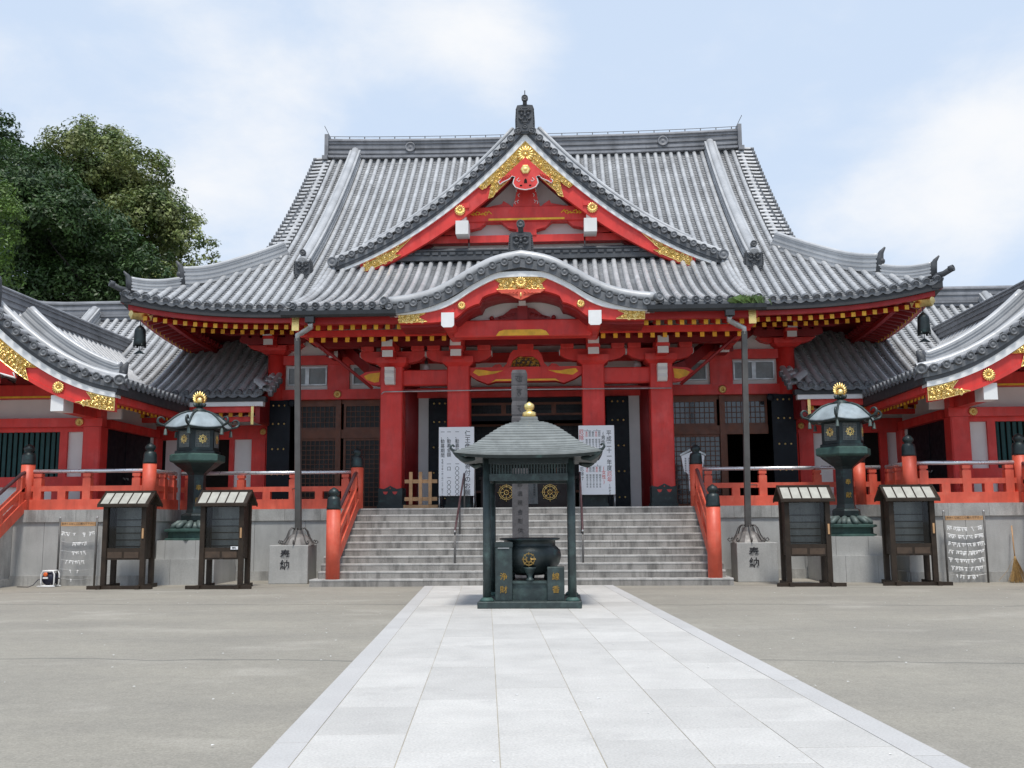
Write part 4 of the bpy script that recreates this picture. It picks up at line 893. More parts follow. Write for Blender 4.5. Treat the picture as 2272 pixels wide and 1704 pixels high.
for s in (-1, 1):
    for xa, xb in ((6.08, 7.28), (3.95, 5.3)):
        f = MB(); x0, x1 = sorted((s * xa, s * xb)); xm = (x0 + x1) / 2
        for a, b, c, d in ((x0, x1, 5.58, 5.62), (x0, x1, 6.10, 6.14), (x0, x0 + .04, 5.62, 6.10), (x1 - .04, x1, 5.62, 6.10), (xm - .06, xm + .06, 5.62, 6.10)): f.box(a, b, WY - .06, WY + .01, c, d)
        fo = f.build('window', 'zinc', hall, HO); gl = MB(); gl.box(x0 + .04, x1 - .04, WY - .02, WY + .005, 5.62, 6.10); gl.build('pane', 'casepanel', fo, HO)
for x in (-7.62, 7.62): bracket(x, WY - .1, 6.50, .95)
for x in (-5.72, 5.72): 
    b = MB()
    b.plate([(x - 1.0, 7.1), (x - 1.0, 6.95), (x - .75, 6.75), (x - .35, 6.72), (x - .2, 6.5), (x + .2, 6.5), (x + .35, 6.72), (x + .75, 6.75), (x + 1.0, 6.95), (x + 1.0, 7.1)], WY - .2, WY + .02); b.box(x - .35, x + .35, WY - .24, WY, 6.42, 6.6); b.box(x - .12, x + .12, WY - .8, WY, 6.30, 6.48)
    bo = b.build('bracket', 'darkred', hall, HO); w_ = MB(); w_.box(x - .13, x + .13, WY - .82, WY - .801, 6.29, 6.49); w_.build('white_arm_end', 'white', bo, HO)
for s in (-1, 1):      # bracket tiers stepping out at the corners, under the eaves
    for k, (L, z, d) in enumerate(((1.0, 6.78, .45), (1.5, 7.0, .85), (1.9, 7.2, 1.3))):
        b = MB(); x = s * 7.62
        b.plate([(x - L, z + .2), (x - L, z + .08), (x - L + .25, z), (x + L - .25, z), (x + L, z + .08), (x + L, z + .2)], WY - d - .1, WY - d + .1)
        for dx in (-L + .15, -L / 2, 0, L / 2, L - .15): b.box(x + dx - .11, x + dx + .11, WY - d - .12, WY - d + .12, z + .2, z + .3)
        b.box(x - .1, x + .1, WY - d - .35, WY, z, z + .18); bo = b.build('bracket', 'darkred', hall, HO)
        w_ = MB(); w_.box(x - .105, x + .105, WY - d - .37, WY - d - .351, z - .003, z + .185); w_.build('white_arm_end', 'white', bo, HO)
# doors
def lattice(x0, x1, z0, z1, y, cell=.145, glass='paleglass', mtl='lattice', frame=.07):
    f = MB(); f.box(x0, x1, y - .05, y, z0, z0 + frame); f.box(x0, x1, y - .05, y, z1 - frame, z1); f.box(x0, x0 + frame, y - .05, y, z0 + frame, z1 - frame); f.box(x1 - frame, x1, y - .05, y, z0 + frame, z1 - frame)
    do = f.build('lattice_door', 'wood', hall, HO); b = MB()
    nx = max(2, round((x1 - x0 - 2 * frame) / cell)); nz = max(2, round((z1 - z0 - 2 * frame) / cell))
    for i in range(1, nx): x = x0 + frame + (x1 - x0 - 2 * frame) * i / nx; b.box(x - .011, x + .011, y - .035, y - .012, z0 + frame, z1 - frame)
    for i in range(1, nz): z = z0 + frame + (z1 - z0 - 2 * frame) * i / nz; b.box(x0 + frame, x1 - frame, y - .037, y - .014, z - .011, z + .011)
    b.build('lattice', mtl, do, HO); gl = MB(); gl.box(x0 + frame, x1 - frame, y - .012, y - .006, z0 + frame, z1 - frame); gl.build('pane', glass, do, HO)
DY = WY + .12
for s in (-1, 1):
    tr = MB(); x0, x1 = sorted((s * 3.8, s * 7.05)); tr.box(x0, x1, DY - .10, DY + .05, 3.98, 4.24); tr.box(x0, x1, DY - .06, DY + .04, 5.02, 5.14); tr.build('door_rail', 'wood', hall, HO)
    xm = s * 5.62
    for a, b in ((s * 3.85, xm - s * .05), (xm + s * .05, s * 7.05)): lattice(*sorted((a, b)), 4.24, 5.02, DY, .145, 'darkpane' if s < 0 else 'paleglass')
    if s < 0:
        lattice(-7.05, -5.67, FL + .04, 3.98, DY, .145, 'darkpane'); lattice(-5.57, -3.85, FL + .04, 3.98, DY, .145, 'darkpane')
    else:
        lattice(3.85, 5.85, FL + .04, 3.98, DY)
    # studded black door leaves, folded against the wall
    for xa, xb in ((7.10, 7.78), (2.30, 2.95)):
        d = MB(); x0, x1 = sorted((s * xa, s * xb)); d.box(x0, x1, WY - .34, WY - .26, FL + .03, 5.10); d.box(x0 - .02, x1 + .02, WY - .36, WY - .24, FL, FL + .06)
        do = d.build('black_door', 'black', hall, HO); k_ = MB()
        for zz in (2.15, 2.9, 3.65, 4.4, 4.95):
            for j in range(3): k_.sphere((x0 + (x1 - x0) * (.25 + .25 * j), WY - .345, zz), .032, 8)
        k_.build('gilt_stud', 'gold', do, HO)
    gp = MB(); gp.box(*sorted((s * 2.95, s * 3.30)), WY - .1, WY + .1, FL, 5.14); gp.build('plaster_pier', 'white', hall, HO)
jb = MB(); jb.box(-2.3, 2.3, DY - .1, DY + .06, 4.45, 4.6); jb.box(-2.3, 2.3, DY - .1, DY + .06, 5.0, 5.14); jb.build('door_rail', 'black', hall, HO)
for k in range(3): lattice(-2.25 + 1.5 * k, -2.25 + 1.5 * (k + 1), 4.6, 5.0, DY, .14, 'darkpane', 'black')
for k in (0, 2): lattice(-2.25 + 1.5 * k, -2.25 + 1.5 * (k + 1), FL + .5, 4.45, DY + 1.0, .16, 'darkpane', 'black')
# room behind, side and rear walls
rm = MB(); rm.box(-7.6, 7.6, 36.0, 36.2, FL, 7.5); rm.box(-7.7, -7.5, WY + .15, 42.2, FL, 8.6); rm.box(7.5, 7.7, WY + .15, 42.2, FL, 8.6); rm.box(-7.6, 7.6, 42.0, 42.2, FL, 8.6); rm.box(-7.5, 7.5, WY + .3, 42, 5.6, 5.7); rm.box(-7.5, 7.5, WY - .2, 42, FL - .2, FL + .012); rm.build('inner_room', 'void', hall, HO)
ge = MB()
for s in (-1, 1): ge.platex([(29.6, 9.3)] + [(y, zmain(y - EY) - .15) for y in arange(29.6, 36, 8)] + [(72 - y, zmain(y - EY) - .15) for y in reversed(arange(29.6, 36, 8))] + [(42.4, 9.3)], *sorted((s * 7.3, s * 7.42)))
ge.build('side_gable_wall', 'white', hall, HO)
# iron stays crossing from the porch to the eaves
for s in (-1, 1):
    t_ = MB(); t_.tube([(s * 4.2, 26.9, 5.12), (s * 5.9, 26.2, 6.55)], .045, 6); t_.build('iron_stay', 'darkred', hall, HO)
# gilt corner plates at the ends of the porch fascia
for s in (-1, 1):
    b = MB(); b.box(*sorted((s * 5.62, s * 5.80)), ky + .09, ky + .118, 6.28, 6.62); b.build('gilt_corner_plate', 'gold', hall, HO)
# ------------------------------------------------------------------ side halls and connecting corridors
def zw(u): u = abs(u); return 6.95 - 1.045 * u + .1306 * u * u
WW = 3.45
def side_hall(s, xw, label):
    mx = 1 if s < 0 else -1
    root = thing('side_hall', label, 'hall', (xw, 25.7, 0)); O = (0, 25.7, 0)
    def B(mb, name, m, par=None): return mb.build(name, m, par or root, O, mx)
    Y0 = 23.4
    rf = MB()
    ux = arange(0, WW, 20)
    for q in (-1, 1):
        rails = []
        for i in range(29):
            y = Y0 + .42 + .29 * i
            rails.append([(q * u, y, zw(u)) for u in reversed(ux)])
        tile_field(rf, rails, (0, 1, 0), .15, sub=3)
        u = .2
        while u < WW - .02:
            sl_ = 1.045 - .2612 * u; k = 1 / math.sqrt(1 + sl_ ** 2)
            cover(rf, [(q * u, Y0 - .02, zw(u)), (q * u, Y0 + .42, zw(u) + .01)], (k, 0, -q * sl_ * k), .082); tile_end(rf, (q * u, Y0 - .04, zw(u) + .02), (0, -1, 0), .10); u += .30 * k
        rf.loft([[(q * u, Y0 + .02, zw(u) - .02), (q * u, Y0 + .6, zw(u) - .02), (q * u, Y0 + .6, zw(u) - .16), (q * u, Y0 + .02, zw(u) - .16)] for u in ux], 1, True)
        cover(rf, [(q * u, Y0 + .42, zw(u) + .10) for u in ux], (0, 1, 0), .10)
        tile_end(rf, (q * (WW + .05), Y0 - .05, zw(WW) + .04), (q * .6, -1, 0), .13)
    ro = B(rf, 'tiled_roof', 'tile')
    for q in (-1, 1):
        d = MB(); P_ = [(q * u, Y0 + 1.15, zw(u) + .08) for u in arange(.3, 3.0, 16)]
        P_ = P_[:-2] + [(a, b, c + .05 * i) for i, (a, b, c) in enumerate(P_[-2:])]
        ridge_bar(d, P_, .30, .34, (0, 1, 0)); do = B(d, 'descending_ridge', 'tile', ro)
        e = MB(); x, y, z = P_[-1]; e.tube([(x, y, z - .1), (x + q * .05, y, z + .28), (x + q * .16, y, z + .44)], [.14, .12, .03], 8); e.sphere((x + q * .07, y - .05, z + .16), .08, 8); B(e, 'ridge_end_tile', 'tiledark', do)
        eb = MB(); eb.box(*sorted((q * (WW - .02), q * (WW - .30))), Y0 + .1, 32.0, zw(WW) - .30, zw(WW) - .05); B(eb, 'eave_board', 'eaveboard')
        fa = MB(); fa.box(*sorted((q * (WW - .12), q * (WW - .30))), Y0 + .3, 32.0, zw(WW) - .48, zw(WW) - .301); B(fa, 'fascia', 'red')
        so_ = MB(); so_.add([(q * (WW - .25), Y0 + .4, zw(WW) - .30), (q * (WW - .25), 32, zw(WW) - .30), (q * 1.7, 32, zw(WW) + .35), (q * 1.7, Y0 + .4, zw(WW) + .35)], [(0, 1, 2, 3)]); B(so_, 'soffit', 'darkred')
        rr = MB()
        for i in range(31):
            y = Y0 + .55 + .26 * i; r_ = rafter_mesh(1.5, .09, .11, .38)
            rr.add([(q * (WW - .34 - b), y + a, c + zw(WW) - .48) for a, b, c in r_.v], r_.f)
            rr.m[-len(r_.m):] = r_.m
        tag(rr.build('rafter_row', ['darkred', 'goldpaint'], root, O, mx), kind='stuff')
    dk = MB(); dk.band([(u, zw(u) - .14) for u in arange(-WW + .05, WW - .05, 40)], [(u, zw(u) - .26) for u in arange(-WW + .05, WW - .05, 40)], Y0 + .06, Y0 + .5); B(dk, 'verge_board', 'tiledark')
    def vo(u, o): return zw(u) - o * math.sqrt(1 + (1.045 - .2612 * abs(u)) ** 2)
    for q in (-1, 1):
        wb = MB(); wb.band([(q * u, vo(u, .22)) for u in arange(0, WW - .1, 20)], [(q * u, vo(u, .38)) for u in arange(0, WW - .1, 20)], Y0 + .08, Y0 + .4); B(wb, 'white_verge_board', 'whitepaint')
        bb = MB(); us = arange(0, WW - .15, 20); bb.band([(q * u, vo(u, .37)) for u in us], [(q * u, vo(u, .79 - .02 * u)) for u in us], Y0 + .16, Y0 + .34); bb.band([(q * u, vo(u, .70 - .02 * u)) for u in us], [(q * u, vo(u, .79 - .02 * u)) for u in us], Y0 + .13, Y0 + .16); bo = B(bb, 'bargeboard', 'red')
        pol = [(u, vo(u, .40)) for u in arange(WW - .12, 2.62, 5)] + [(2.78, vo(2.78, .55))] + [(u, vo(u, .77 - .02 * u)) for u in arange(2.35, WW - .12, 6)]
        B(filigree([(q * a, b) for a, b in pol], Y0 + .12, 60, .07, 41 + q), 'gilt_fitting', ['gold', 'golddark'], bo)
        pol = [(u, vo(u, .40)) for u in arange(0, 1.35, 6)] + [(1.05, vo(1.05, .55)), (1.15, vo(1.15, .76))] + [(u, vo(u, .76)) for u in arange(1.05, 0, 5)]
        B(filigree([(q * a, b) for a, b in pol], Y0 + .12, 60, .07, 51 + q), 'gilt_fitting', ['gold', 'golddark'], bo)
        ch = chrys(.15); ch.v = [(a + q * 1.9, b + Y0 + .15, c + vo(1.9, .56)) for a, b, c in ch.v]; B(ch, 'gilt_boss', 'gold', bo)
        we = MB(); we.box(*sorted((q * 1.70, q * 2.02)), Y0 + .2, Y0 + .7, vo(1.86, .78) - .34, vo(1.86, .78) + .05); B(we, 'beam_end', 'whitepaint')
        pu = MB(); pu.box(*sorted((q * 1.71, q * 2.01)), Y0 + .70, 25.7, vo(1.86, .78) - .33, vo(1.86, .78) + .05); B(pu, 'purlin', 'red')
    zt = vo(0, .80); pn = [(0, zt + .1), (.4, zt - .3), (.8, zt - .62), (.85, zt - .75), (.6, zt - .68), (.42, zt - .62), (.45, zt - .85), (.35, zt - 1.1), (0, zt - 1.22)]
    pg = MB(); pg.plate(pn + [(-x, z) for x, z in reversed(pn[1:-1])], Y0 + .06, Y0 + .14)
    for q in (-1, 1): pg.tube([(q * x, Y0 + .05, z) for x, z in pn[2:]], .025, 5, 1)
    pg.build('gable_pendant', ['red', 'white'], root, O, mx)
    rg = MB(); ridge_bar(rg, [(0, y, 6.95) for y in arange(Y0 + .2, 31.7, 6)], .36, .42, (1, 0, 0)); ro2 = B(rg, 'ridge', 'tileridge')
    om = oni(.62, .8, .2); om.v = [(a, b + Y0 - .02, c + 6.85) for a, b, c in om.v]; B(om, 'ridge_end_tile', 'tiledark', ro2)
    # gable wall and beams
    WYs = 25.7
    gw = MB(); tri = [(u, vo(u, .5)) for u in arange(-2.5, 2.5, 16)]; gw.plate([(2.5, 4.24), (-2.5, 4.24)][::-1] + list(reversed(tri)), WYs + .05, WYs + .15); B(gw, 'gable_wall', 'white')
    rb = MB(); rb.bev(-1.9, 1.9, WYs - .25, WYs + .04, 4.78, 5.16, .03); rbo = B(rb, 'rainbow_beam', 'red')
    yl = MB(); yl.box(-1.3, 1.3, WYs - .262, WYs - .25, 4.79, 4.84)
    for q in (-1, 1): yl.plate([(q * 1.75, 4.95), (q * 1.6, 5.08), (q * 1.3, 5.02), (q * 1.0, 4.97), (q * 1.4, 4.9)], WYs - .262, WYs - .25)
    B(yl, 'painted_scroll', 'goldpaint', rbo)
    kp_ = MB(); kp_.plate([(-.3, 5.16), (-.18, 5.6), (-.15, 6.1), (.15, 6.1), (.18, 5.6), (.3, 5.16)], WYs - .2, WYs + .04)
    for q in (-1, 1): kp_.plate([(q * 1.3, 5.16), (q * .9, 5.3), (q * .6, 5.35), (q * .3, 5.16)], WYs - .18, WYs + .04)
    B(kp_, 'king_post', 'darkred')
    for q in (-1, 1):
        b = MB(); x = q * 1.86; b.box(x - .26, x + .26, WYs - .3, WYs + .05, 4.26, 4.5); b.plate([(x - .9, 4.82), (x - .85, 4.62), (x - .6, 4.5), (x + .6, 4.5), (x + .85, 4.62), (x + .9, 4.82)], WYs - .2, WYs + .05); b.box(x - .1, x + .1, WYs - .75, WYs, 4.56, 4.74); bo = B(b, 'bracket', 'red')
        w_ = MB(); w_.box(x - .13, x + .13, WYs - .78, WYs - .751, 4.54, 4.76); B(w_, 'white_arm_end', 'white', bo)
        b = MB(); b.box(*sorted((q * 1.78, q * 1.92)), WYs + .1, 29.5, 4.251, 5.5); B(b, 'side_upper_wall', 'white')
    pw_ = 1.86
    for q in (-1, 1):
        for yy in (WYs, 29.4):
            p = MB(); x_ = q * pw_; p.loft([[(x_ + a_ * .24, yy + c_ * .24, z) for a_, c_ in ((-.85, -1), (.85, -1), (1, -.85), (1, .85), (.85, 1), (-.85, 1), (-1, .85), (-1, -.85))] for z in (FL, 4.015)], 0, True); B(p, 'pillar', 'red')
        lb = MB(); lb.box(*sorted((q * (pw_ - .11), q * (pw_ + .27))), WYs + .30, 29.3, 4.02, 4.25); B(lb, 'side_lintel', 'red')
        dr = MB(); dr.box(*sorted((q * (pw_ - .05), q * (pw_ + .10))), WYs + .45, 29.0, FL, 4.02); dr.box(*sorted((q * (pw_ + .10), q * (pw_ + .112))), 27.34, 27.37, FL, 4.02, 0); do = B(dr, 'side_door', 'black')
        jm = MB(); jm.box(*sorted((q * (pw_ - .05), q * (pw_ + .14))), WYs + .26, WYs + .32, FL, 4.02); B(jm, 'white_jamb', 'white')
        jm = MB(); jm.box(*sorted((q * (pw_ - .05), q * (pw_ + .14))), 29.01, 29.14, FL, 4.02); B(jm, 'white_jamb', 'white')
        hd = MB(); hd.tube([(q * (pw_ + .13), 27.2, 2.75), (q * (pw_ + .15), 27.28, 2.70), (q * (pw_ + .13), 27.3, 2.75)], .015, 6); hd.tube([(q * (pw_ + .13), 27.42, 2.75), (q * (pw_ + .15), 27.48, 2.70), (q * (pw_ + .13), 27.52, 2.75)], .015, 6); B(hd, 'door_handle', 'zinc', do)
    lt = MB(); lt.box(-2.15, 2.15, WYs - .27, WYs - .0, 4.02, 4.25); lt.box(-1.7, 1.7, WYs - .1, WYs + .1, 3.90, 4.02); lt.box(-1.7, 1.7, WYs - .1, WYs + .1, 2.46, 2.72); B(lt, 'lintel', 'red')
    for x in (1.55, -1.55):
        ch = chrys(.11); ch.v = [(a + x, b + WYs - .28, c + 4.14) for a, b, c in ch.v]; B(ch, 'gilt_boss', 'gold')
    wl = MB(); wl.box(-1.7, 1.7, WYs + .0, WYs + .08, FL, 2.46); B(wl, 'lower_wall', 'white')
    for q in (-1, 1):
        wp = MB(); wp.box(*sorted((q * 1.62, q * 1.15)), WYs - .02, WYs + .06, 2.72, 3.90); B(wp, 'plaster_panel', 'white')
        st = MB(); st.box(*sorted((q * 1.15, q * .95)), WYs - .1, WYs + .08, 2.72, 3.90); B(st, 'window_post', 'red')
        st = MB(); st.box(*sorted((q * 1.62, q * 1.70)), WYs - .06, WYs + .08, FL, 3.90); B(st, 'window_post', 'red')
        st = MB(); st.box(*sorted((q * .95, q * .78)), WYs - .06, WYs + .08, FL, 2.46); B(st, 'window_post', 'red')
    wn = MB(); wn.box(-.95, .95, WYs + .10, WYs + .14, 2.72, 3.90); wo = B(wn, 'barred_window', 'void'); bars = MB()
    for i in range(13): x = -.88 + 1.76 * i / 12; bars.loft([[(x + a * .05, WYs - .01 + b * .05, z) for a, b in ((-1, 0), (0, -1), (1, 0), (0, 1))] for z in (2.72, 3.90)], 0, True)
    B(bars, 'green_bars', 'green', wo)
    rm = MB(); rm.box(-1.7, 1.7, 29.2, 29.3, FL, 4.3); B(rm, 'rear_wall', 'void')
    return root
LWX, RWX = C - 13.2, C + 12.85
side_hall(-1, LWX, 'vermilion side hall with curved gable at the left edge, beside the big trees')
side_hall(1, RWX, 'vermilion side hall with curved gable at the right edge, under open sky')
def zc(t): return 5.15 + .5 * t + .034 * t * t
def corridor(s, label):
    mx = s; root = thing('connecting_corridor', label, 'corridor', (C + s * 11, 29.6, 0)); O = (s * 11, 29.6, 0)
    def B(mb, name, m, par=None): return mb.build(name, m, par or root, O, mx)
    CY0 = 28.0; X0, X1 = 7.42, 17.4
    rf = MB(); n = 31
    rails = []
    for i in range(n):
        x = X0 + .25 + .31 * i; up = .0
        rails.append([(x, CY0 + t, zc(t)) for t in arange(0, 5, 16)])
    tile_field(rf, rails, (1, 0, 0), .15)
    cover(rf, [(X0 + .08, CY0 + t, zc(t) - .02) for t in arange(.0, 1.4, 5)], (1, 0, 0), .09)
    for k in range(4): cover(rf, [(X0 + .30, CY0 + .15 + .3 * k, zc(.15 + .3 * k) + .05), (X0 - .05, CY0 + .15 + .3 * k, zc(.15 + .3 * k) - .06)], (0, 1, 0), .085); tile_end(rf, (X0 - .06, CY0 + .15 + .3 * k, zc(.15 + .3 * k) - .04), (-1, 0, -.1), .095)
    cover(rf, [(X0 + .1, CY0 + .02, zc(0) + .12), (X0 + .5, CY0 + .5, zc(.5) + .16)], (.7, -.7, 0), .13)
    rf.loft([[(X0, 33 + t, zc(5 - t)) , (X1, 33 + t, zc(5 - t))] for t in arange(0, 5, 8)], 0, False, False, closed=False)
    B(rf, 'tiled_roof', 'tile')
    rg = MB(); P_ = [(x, 33, zc(5) + .02 + .10 * max(0, (x - 16) / 1.4) ** 2) for x in arange(7.6, X1 + .1, 14)]
    ridge_bar(rg, P_, .40, .44, (0, 1, 0), layers=6); rg.sweep([(-.26, -.02), (.26, -.02), (.26, .05), (-.26, .05)], P_, 0, True, (0, 1, 0)); ro = B(rg, 'ridge', 'tileridge')
    en = MB(); en.tube([(X1 + .1, 33, zc(5) + .1), (X1 + .15, 33, zc(5) + .6), (X1 + .45, 33, zc(5) + .85)], [.22, .2, .04], 8); B(en, 'ridge_end_tile', 'tiledark', ro)
    d = MB(); ridge_bar(d, [(14.9, CY0 + t, zc(t) + .08) for t in arange(2.6, 4.9, 8)], .34, .34, (1, 0, 0)); B(d, 'descending_ridge', 'tile')
    eb = MB(); eb.box(X0 + .1, X1, CY0 + .05, CY0 + .3, zc(0) - .20, zc(0) - .06); B(eb, 'eave_board', 'eaveboard')
    wb = MB(); wb.box(X0 + .18, X1, CY0 + .08, CY0 + .3, zc(0) - .33, zc(0) - .201); B(wb, 'white_eave_board', 'whitepaint')
    fa = MB(); fa.box(X0 + .45, X1, CY0 + .16, CY0 + .3, zc(0) - .50, zc(0) - .331); B(fa, 'fascia', 'red')
    fa = MB(); fa.box(X0 + .45, X1, CY0 + .42, CY0 + .56, zc(0) - .74, zc(0) - .60); B(fa, 'eave_purlin', 'red')
    so_ = MB(); so_.add([(X0 + .3, CY0 + .3, zc(0) - .42), (X1, CY0 + .3, zc(0) - .42), (X1, 29.8, zc(0) + .1), (X0 + .3, 29.8, zc(0) + .1)], [(0, 1, 2, 3)]); B(so_, 'soffit', 'white')
    pr = None
    for i in range(18):
        x = X0 + .62 + .29 * i
        if pr is None: pr = rafter_mesh(.9, .10, .12, .2).build('rafter', ['darkred', 'goldpaint'], root); o = pr
        else: o = copy_part(pr)
        o.location = (s * x - s * 11, CY0 + .34 - 29.6, zc(0) - .545)
    cp = MB(); cp.box(X0 + .46, X0 + .54, CY0 + .13, CY0 + .158, zc(0) - .86, zc(0) - .33); B(cp, 'gilt_corner_plate', 'gold')
    sd = MB(); sd.platex([(CY0 + .2, zc(0) - .8), (CY0 + .2, zc(0) - .3), (29.5, zc(1.5) - .1), (29.5, zc(0) - .8)], X0 + .30, X0 + .44); B(sd, 'end_board', 'darkred')
    # wall with openings
    y = 29.62
    bm = MB(); bm.box(7.7, 13, y - .1, y + .12, 3.98, 4.40); B(bm, 'lintel', 'red')
    pl = MB(); pl.box(7.7, 13, y, y + .1, 4.40, 5.3); B(pl, 'upper_wall', 'white')
    for x, w in ((8.13, .42), (8.95, .14), (10.35, .22)):
        p = MB(); p.box(x - w / 2, x + w / 2, y - .12, y + .1, FL, 3.98); B(p, 'post', 'red')
    for x0, x1 in ((8.34, 8.88), (10.46, 11.0)):
        w_ = MB(); w_.box(x0, x1, y - .02, y + .06, FL, 3.98); B(w_, 'plaster_panel', 'white')
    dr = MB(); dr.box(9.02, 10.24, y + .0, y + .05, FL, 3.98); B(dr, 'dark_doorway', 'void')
    ch = chrys(.10); ch.v = [(a + 8.0, b + y - .11, c + 4.2) for a, b, c in ch.v]; B(ch, 'gilt_boss', 'gold')
    rm = MB(); rm.box(7.75, 17, 34, 34.1, FL, 6); B(rm, 'rear_wall', 'void')
corridor(-1, 'tiled connecting corridor half shaded by the main eaves, left of the hall')
corridor(1, 'tiled connecting corridor half shaded by the main eaves, right of the hall')
# ------------------------------------------------------------------ red railings
ZP, ZM0, ZM1, ZB = 2.80, 2.30, 2.43, 2.10
def newel(parent, x, y, z0, ztop, r=.165):
    n = MB(); n.lathe([(r, z0), (r, ztop)], (x, y, 0), 18); no = n.build('newel_post', 'rail', parent, RO)
    f = MB(); f.lathe([(r * 1.03, ztop - .01), (r * 1.03, ztop + .03), (r * .98, ztop + .08), (r * .98, ztop + .10), (r * .95, ztop + .22), (r * .80, ztop + .28), (r * .55, ztop + .295), (r * .55, ztop + .315), (r * .78, ztop + .36), (r * .80, ztop + .40), (r * .60, ztop + .455), (r * .25, ztop + .49), (.01, ztop + .51)], (x, y, 0), 18)
    f.build('finial', 'bronzedark', no, RO); return no
RO = (0, 0, 0)
def rail_run(root, p0, p1, posts, first=True, last=True):
    global RO
    L = math.hypot(p1[0] - p0[0], p1[1] - p0[1]); d = ((p1[0] - p0[0]) / L, (p1[1] - p0[1]) / L); nx, ny = -d[1], d[0]
    def bx(mb, a, b, w, z0, z1):
        q = [(p0[0] + d[0] * t + nx * s * w, p0[1] + d[1] * t + ny * s * w) for t, s in ((a, -1), (b, -1), (b, 1), (a, 1))]
        mb.loft([[(x, y, z0) for x, y in q], [(x, y, z1) for x, y in q]], 0, True)
    b = MB(); bx(b, .1, L - .1, .10, FL, ZB); b.build('base_beam', 'rail', root, RO)
    b = MB(); bx(b, .1, L - .1, .075, ZM0, ZM1); b.build('middle_rail', 'rail', root, RO)
    t = MB(); t.tube([(p0[0] + d[0] * .08, p0[1] + d[1] * .08, ZP), (p1[0] - d[0] * .08, p1[1] - d[1] * .08, ZP)], .05, 10); t.build('top_pipe', 'steel', root, RO)
    for i in range(posts + 1):
        a = .30 + (L - .60) * i / posts
        if i % 2 == 0 or posts < 3:
            b = MB(); bx(b, a - .10, a + .10, .085, ZB, 2.62); bx(b, a - .07, a + .07, .06, 2.62, 2.66); bx(b, a - .095, a + .095, .085, 2.66, 2.74); b.build('post', 'rail', root, RO)
        else:
            b = MB(); bx(b, a - .10, a + .10, .085, ZB, ZM0); b.build('post', 'rail', root, RO)
def stair_rail(root, x, ytop, ybot, up=True):
    def zz(y, zt, zb):
        k = (ytop - y) / (ytop - ybot); return zt + (zb - zt) * max(0, (k - .06) / .94)
    for nm, zt, zb, w, h in (('base_beam', 1.97, .56, .09, .13), ('middle_rail', 2.37, 1.02, .07, .07)):
        b = MB(); b.sweep([(-w, -h), (w, -h), (w, h), (-w, h)], [(x, y, zz(y, zt, zb)) for y in arange(ytop - .1, ybot + .1, 12)], 0, True, (1, 0, 0)); b.build(nm, 'rail', root, RO)
    t = MB(); t.tube([(x, y, zz(y, 2.80, 1.52)) for y in arange(ytop - .05, ybot + .05, 10)], .044, 10); t.build('top_pipe', 'maroonpipe', root, RO)
    for k in (.15, .5, .85):
        y = ytop + (ybot - ytop) * k; b = MB(); b.box(x - .08, x + .08, y - .09, y + .09, zz(y, 1.97, .56), zz(y, 2.37, 1.02)); b.build('post', 'rail', root, RO)
    for k in (.12, .85):
        y = ytop + (ybot - ytop) * k; b = MB(); b.box(x - .07, x + .07, y - .07, y + .07, zz(y, 2.37, 1.02), zz(y, 2.72, 1.44)); b.build('post', 'rail', root, RO)
YR, YRW = 26.2, 24.4
for s, nm in ((-1, 'left'), (1, 'right')):
    xn = C + s * 4.45; xj = C + s * 9.25
    beside = ('behind the left downpipe' if s < 0 else 'behind the right downpipe, below the weedy gutter')
    root = thing('terrace_railing', 'long orange red railing on the platform edge %s' % beside, 'railing', (xn, YR, FL)); RO = (xn, YR, FL)
    rail_run(root, (xn, YR), (xj, YR), 6)
    if s > 0: newel(root, C + 8.62, YR, FL, 2.93)
    root = thing('stair_railing', 'sloping orange red railing on the %s side of the broad stairs' % nm, 'railing', (xn, 25, 0)); RO = (xn, 25, 0)
    newel(root, xn, YR, FL, 2.93); newel(root, xn, 23.51, .167, 1.80); stair_rail(root, xn, YR, 23.51)
    xw0 = C + s * 9.3; xw1 = C + (-12.4 if s < 0 else 11.9)
    root = thing('side_railing', 'orange red railing in front of the %s' % ('left side hall, above the sparse fortune slip rack' if s < 0 else 'right side hall, above the crowded fortune slip rack'), 'railing', (xw0, YRW, FL)); RO = (xw0, YRW, FL)
    newel(root, xw0, YRW, FL, 2.98); newel(root, xw1, YRW, FL, 2.98)
    rail_run(root, (xw0, YRW), (xw1, YRW), 4); rail_run(root, (xw0, YRW), (xw0, YR), 2)
    root = thing('side_stair_railing', 'orange red railing sloping down the %s side stairs at the photo edge' % nm, 'railing', (xw1, 23, 0)); RO = (xw1, 23, 0)
    stair_rail(root, xw1, YRW, 21.9); newel(root, xw1, 21.9, .167, 1.78)

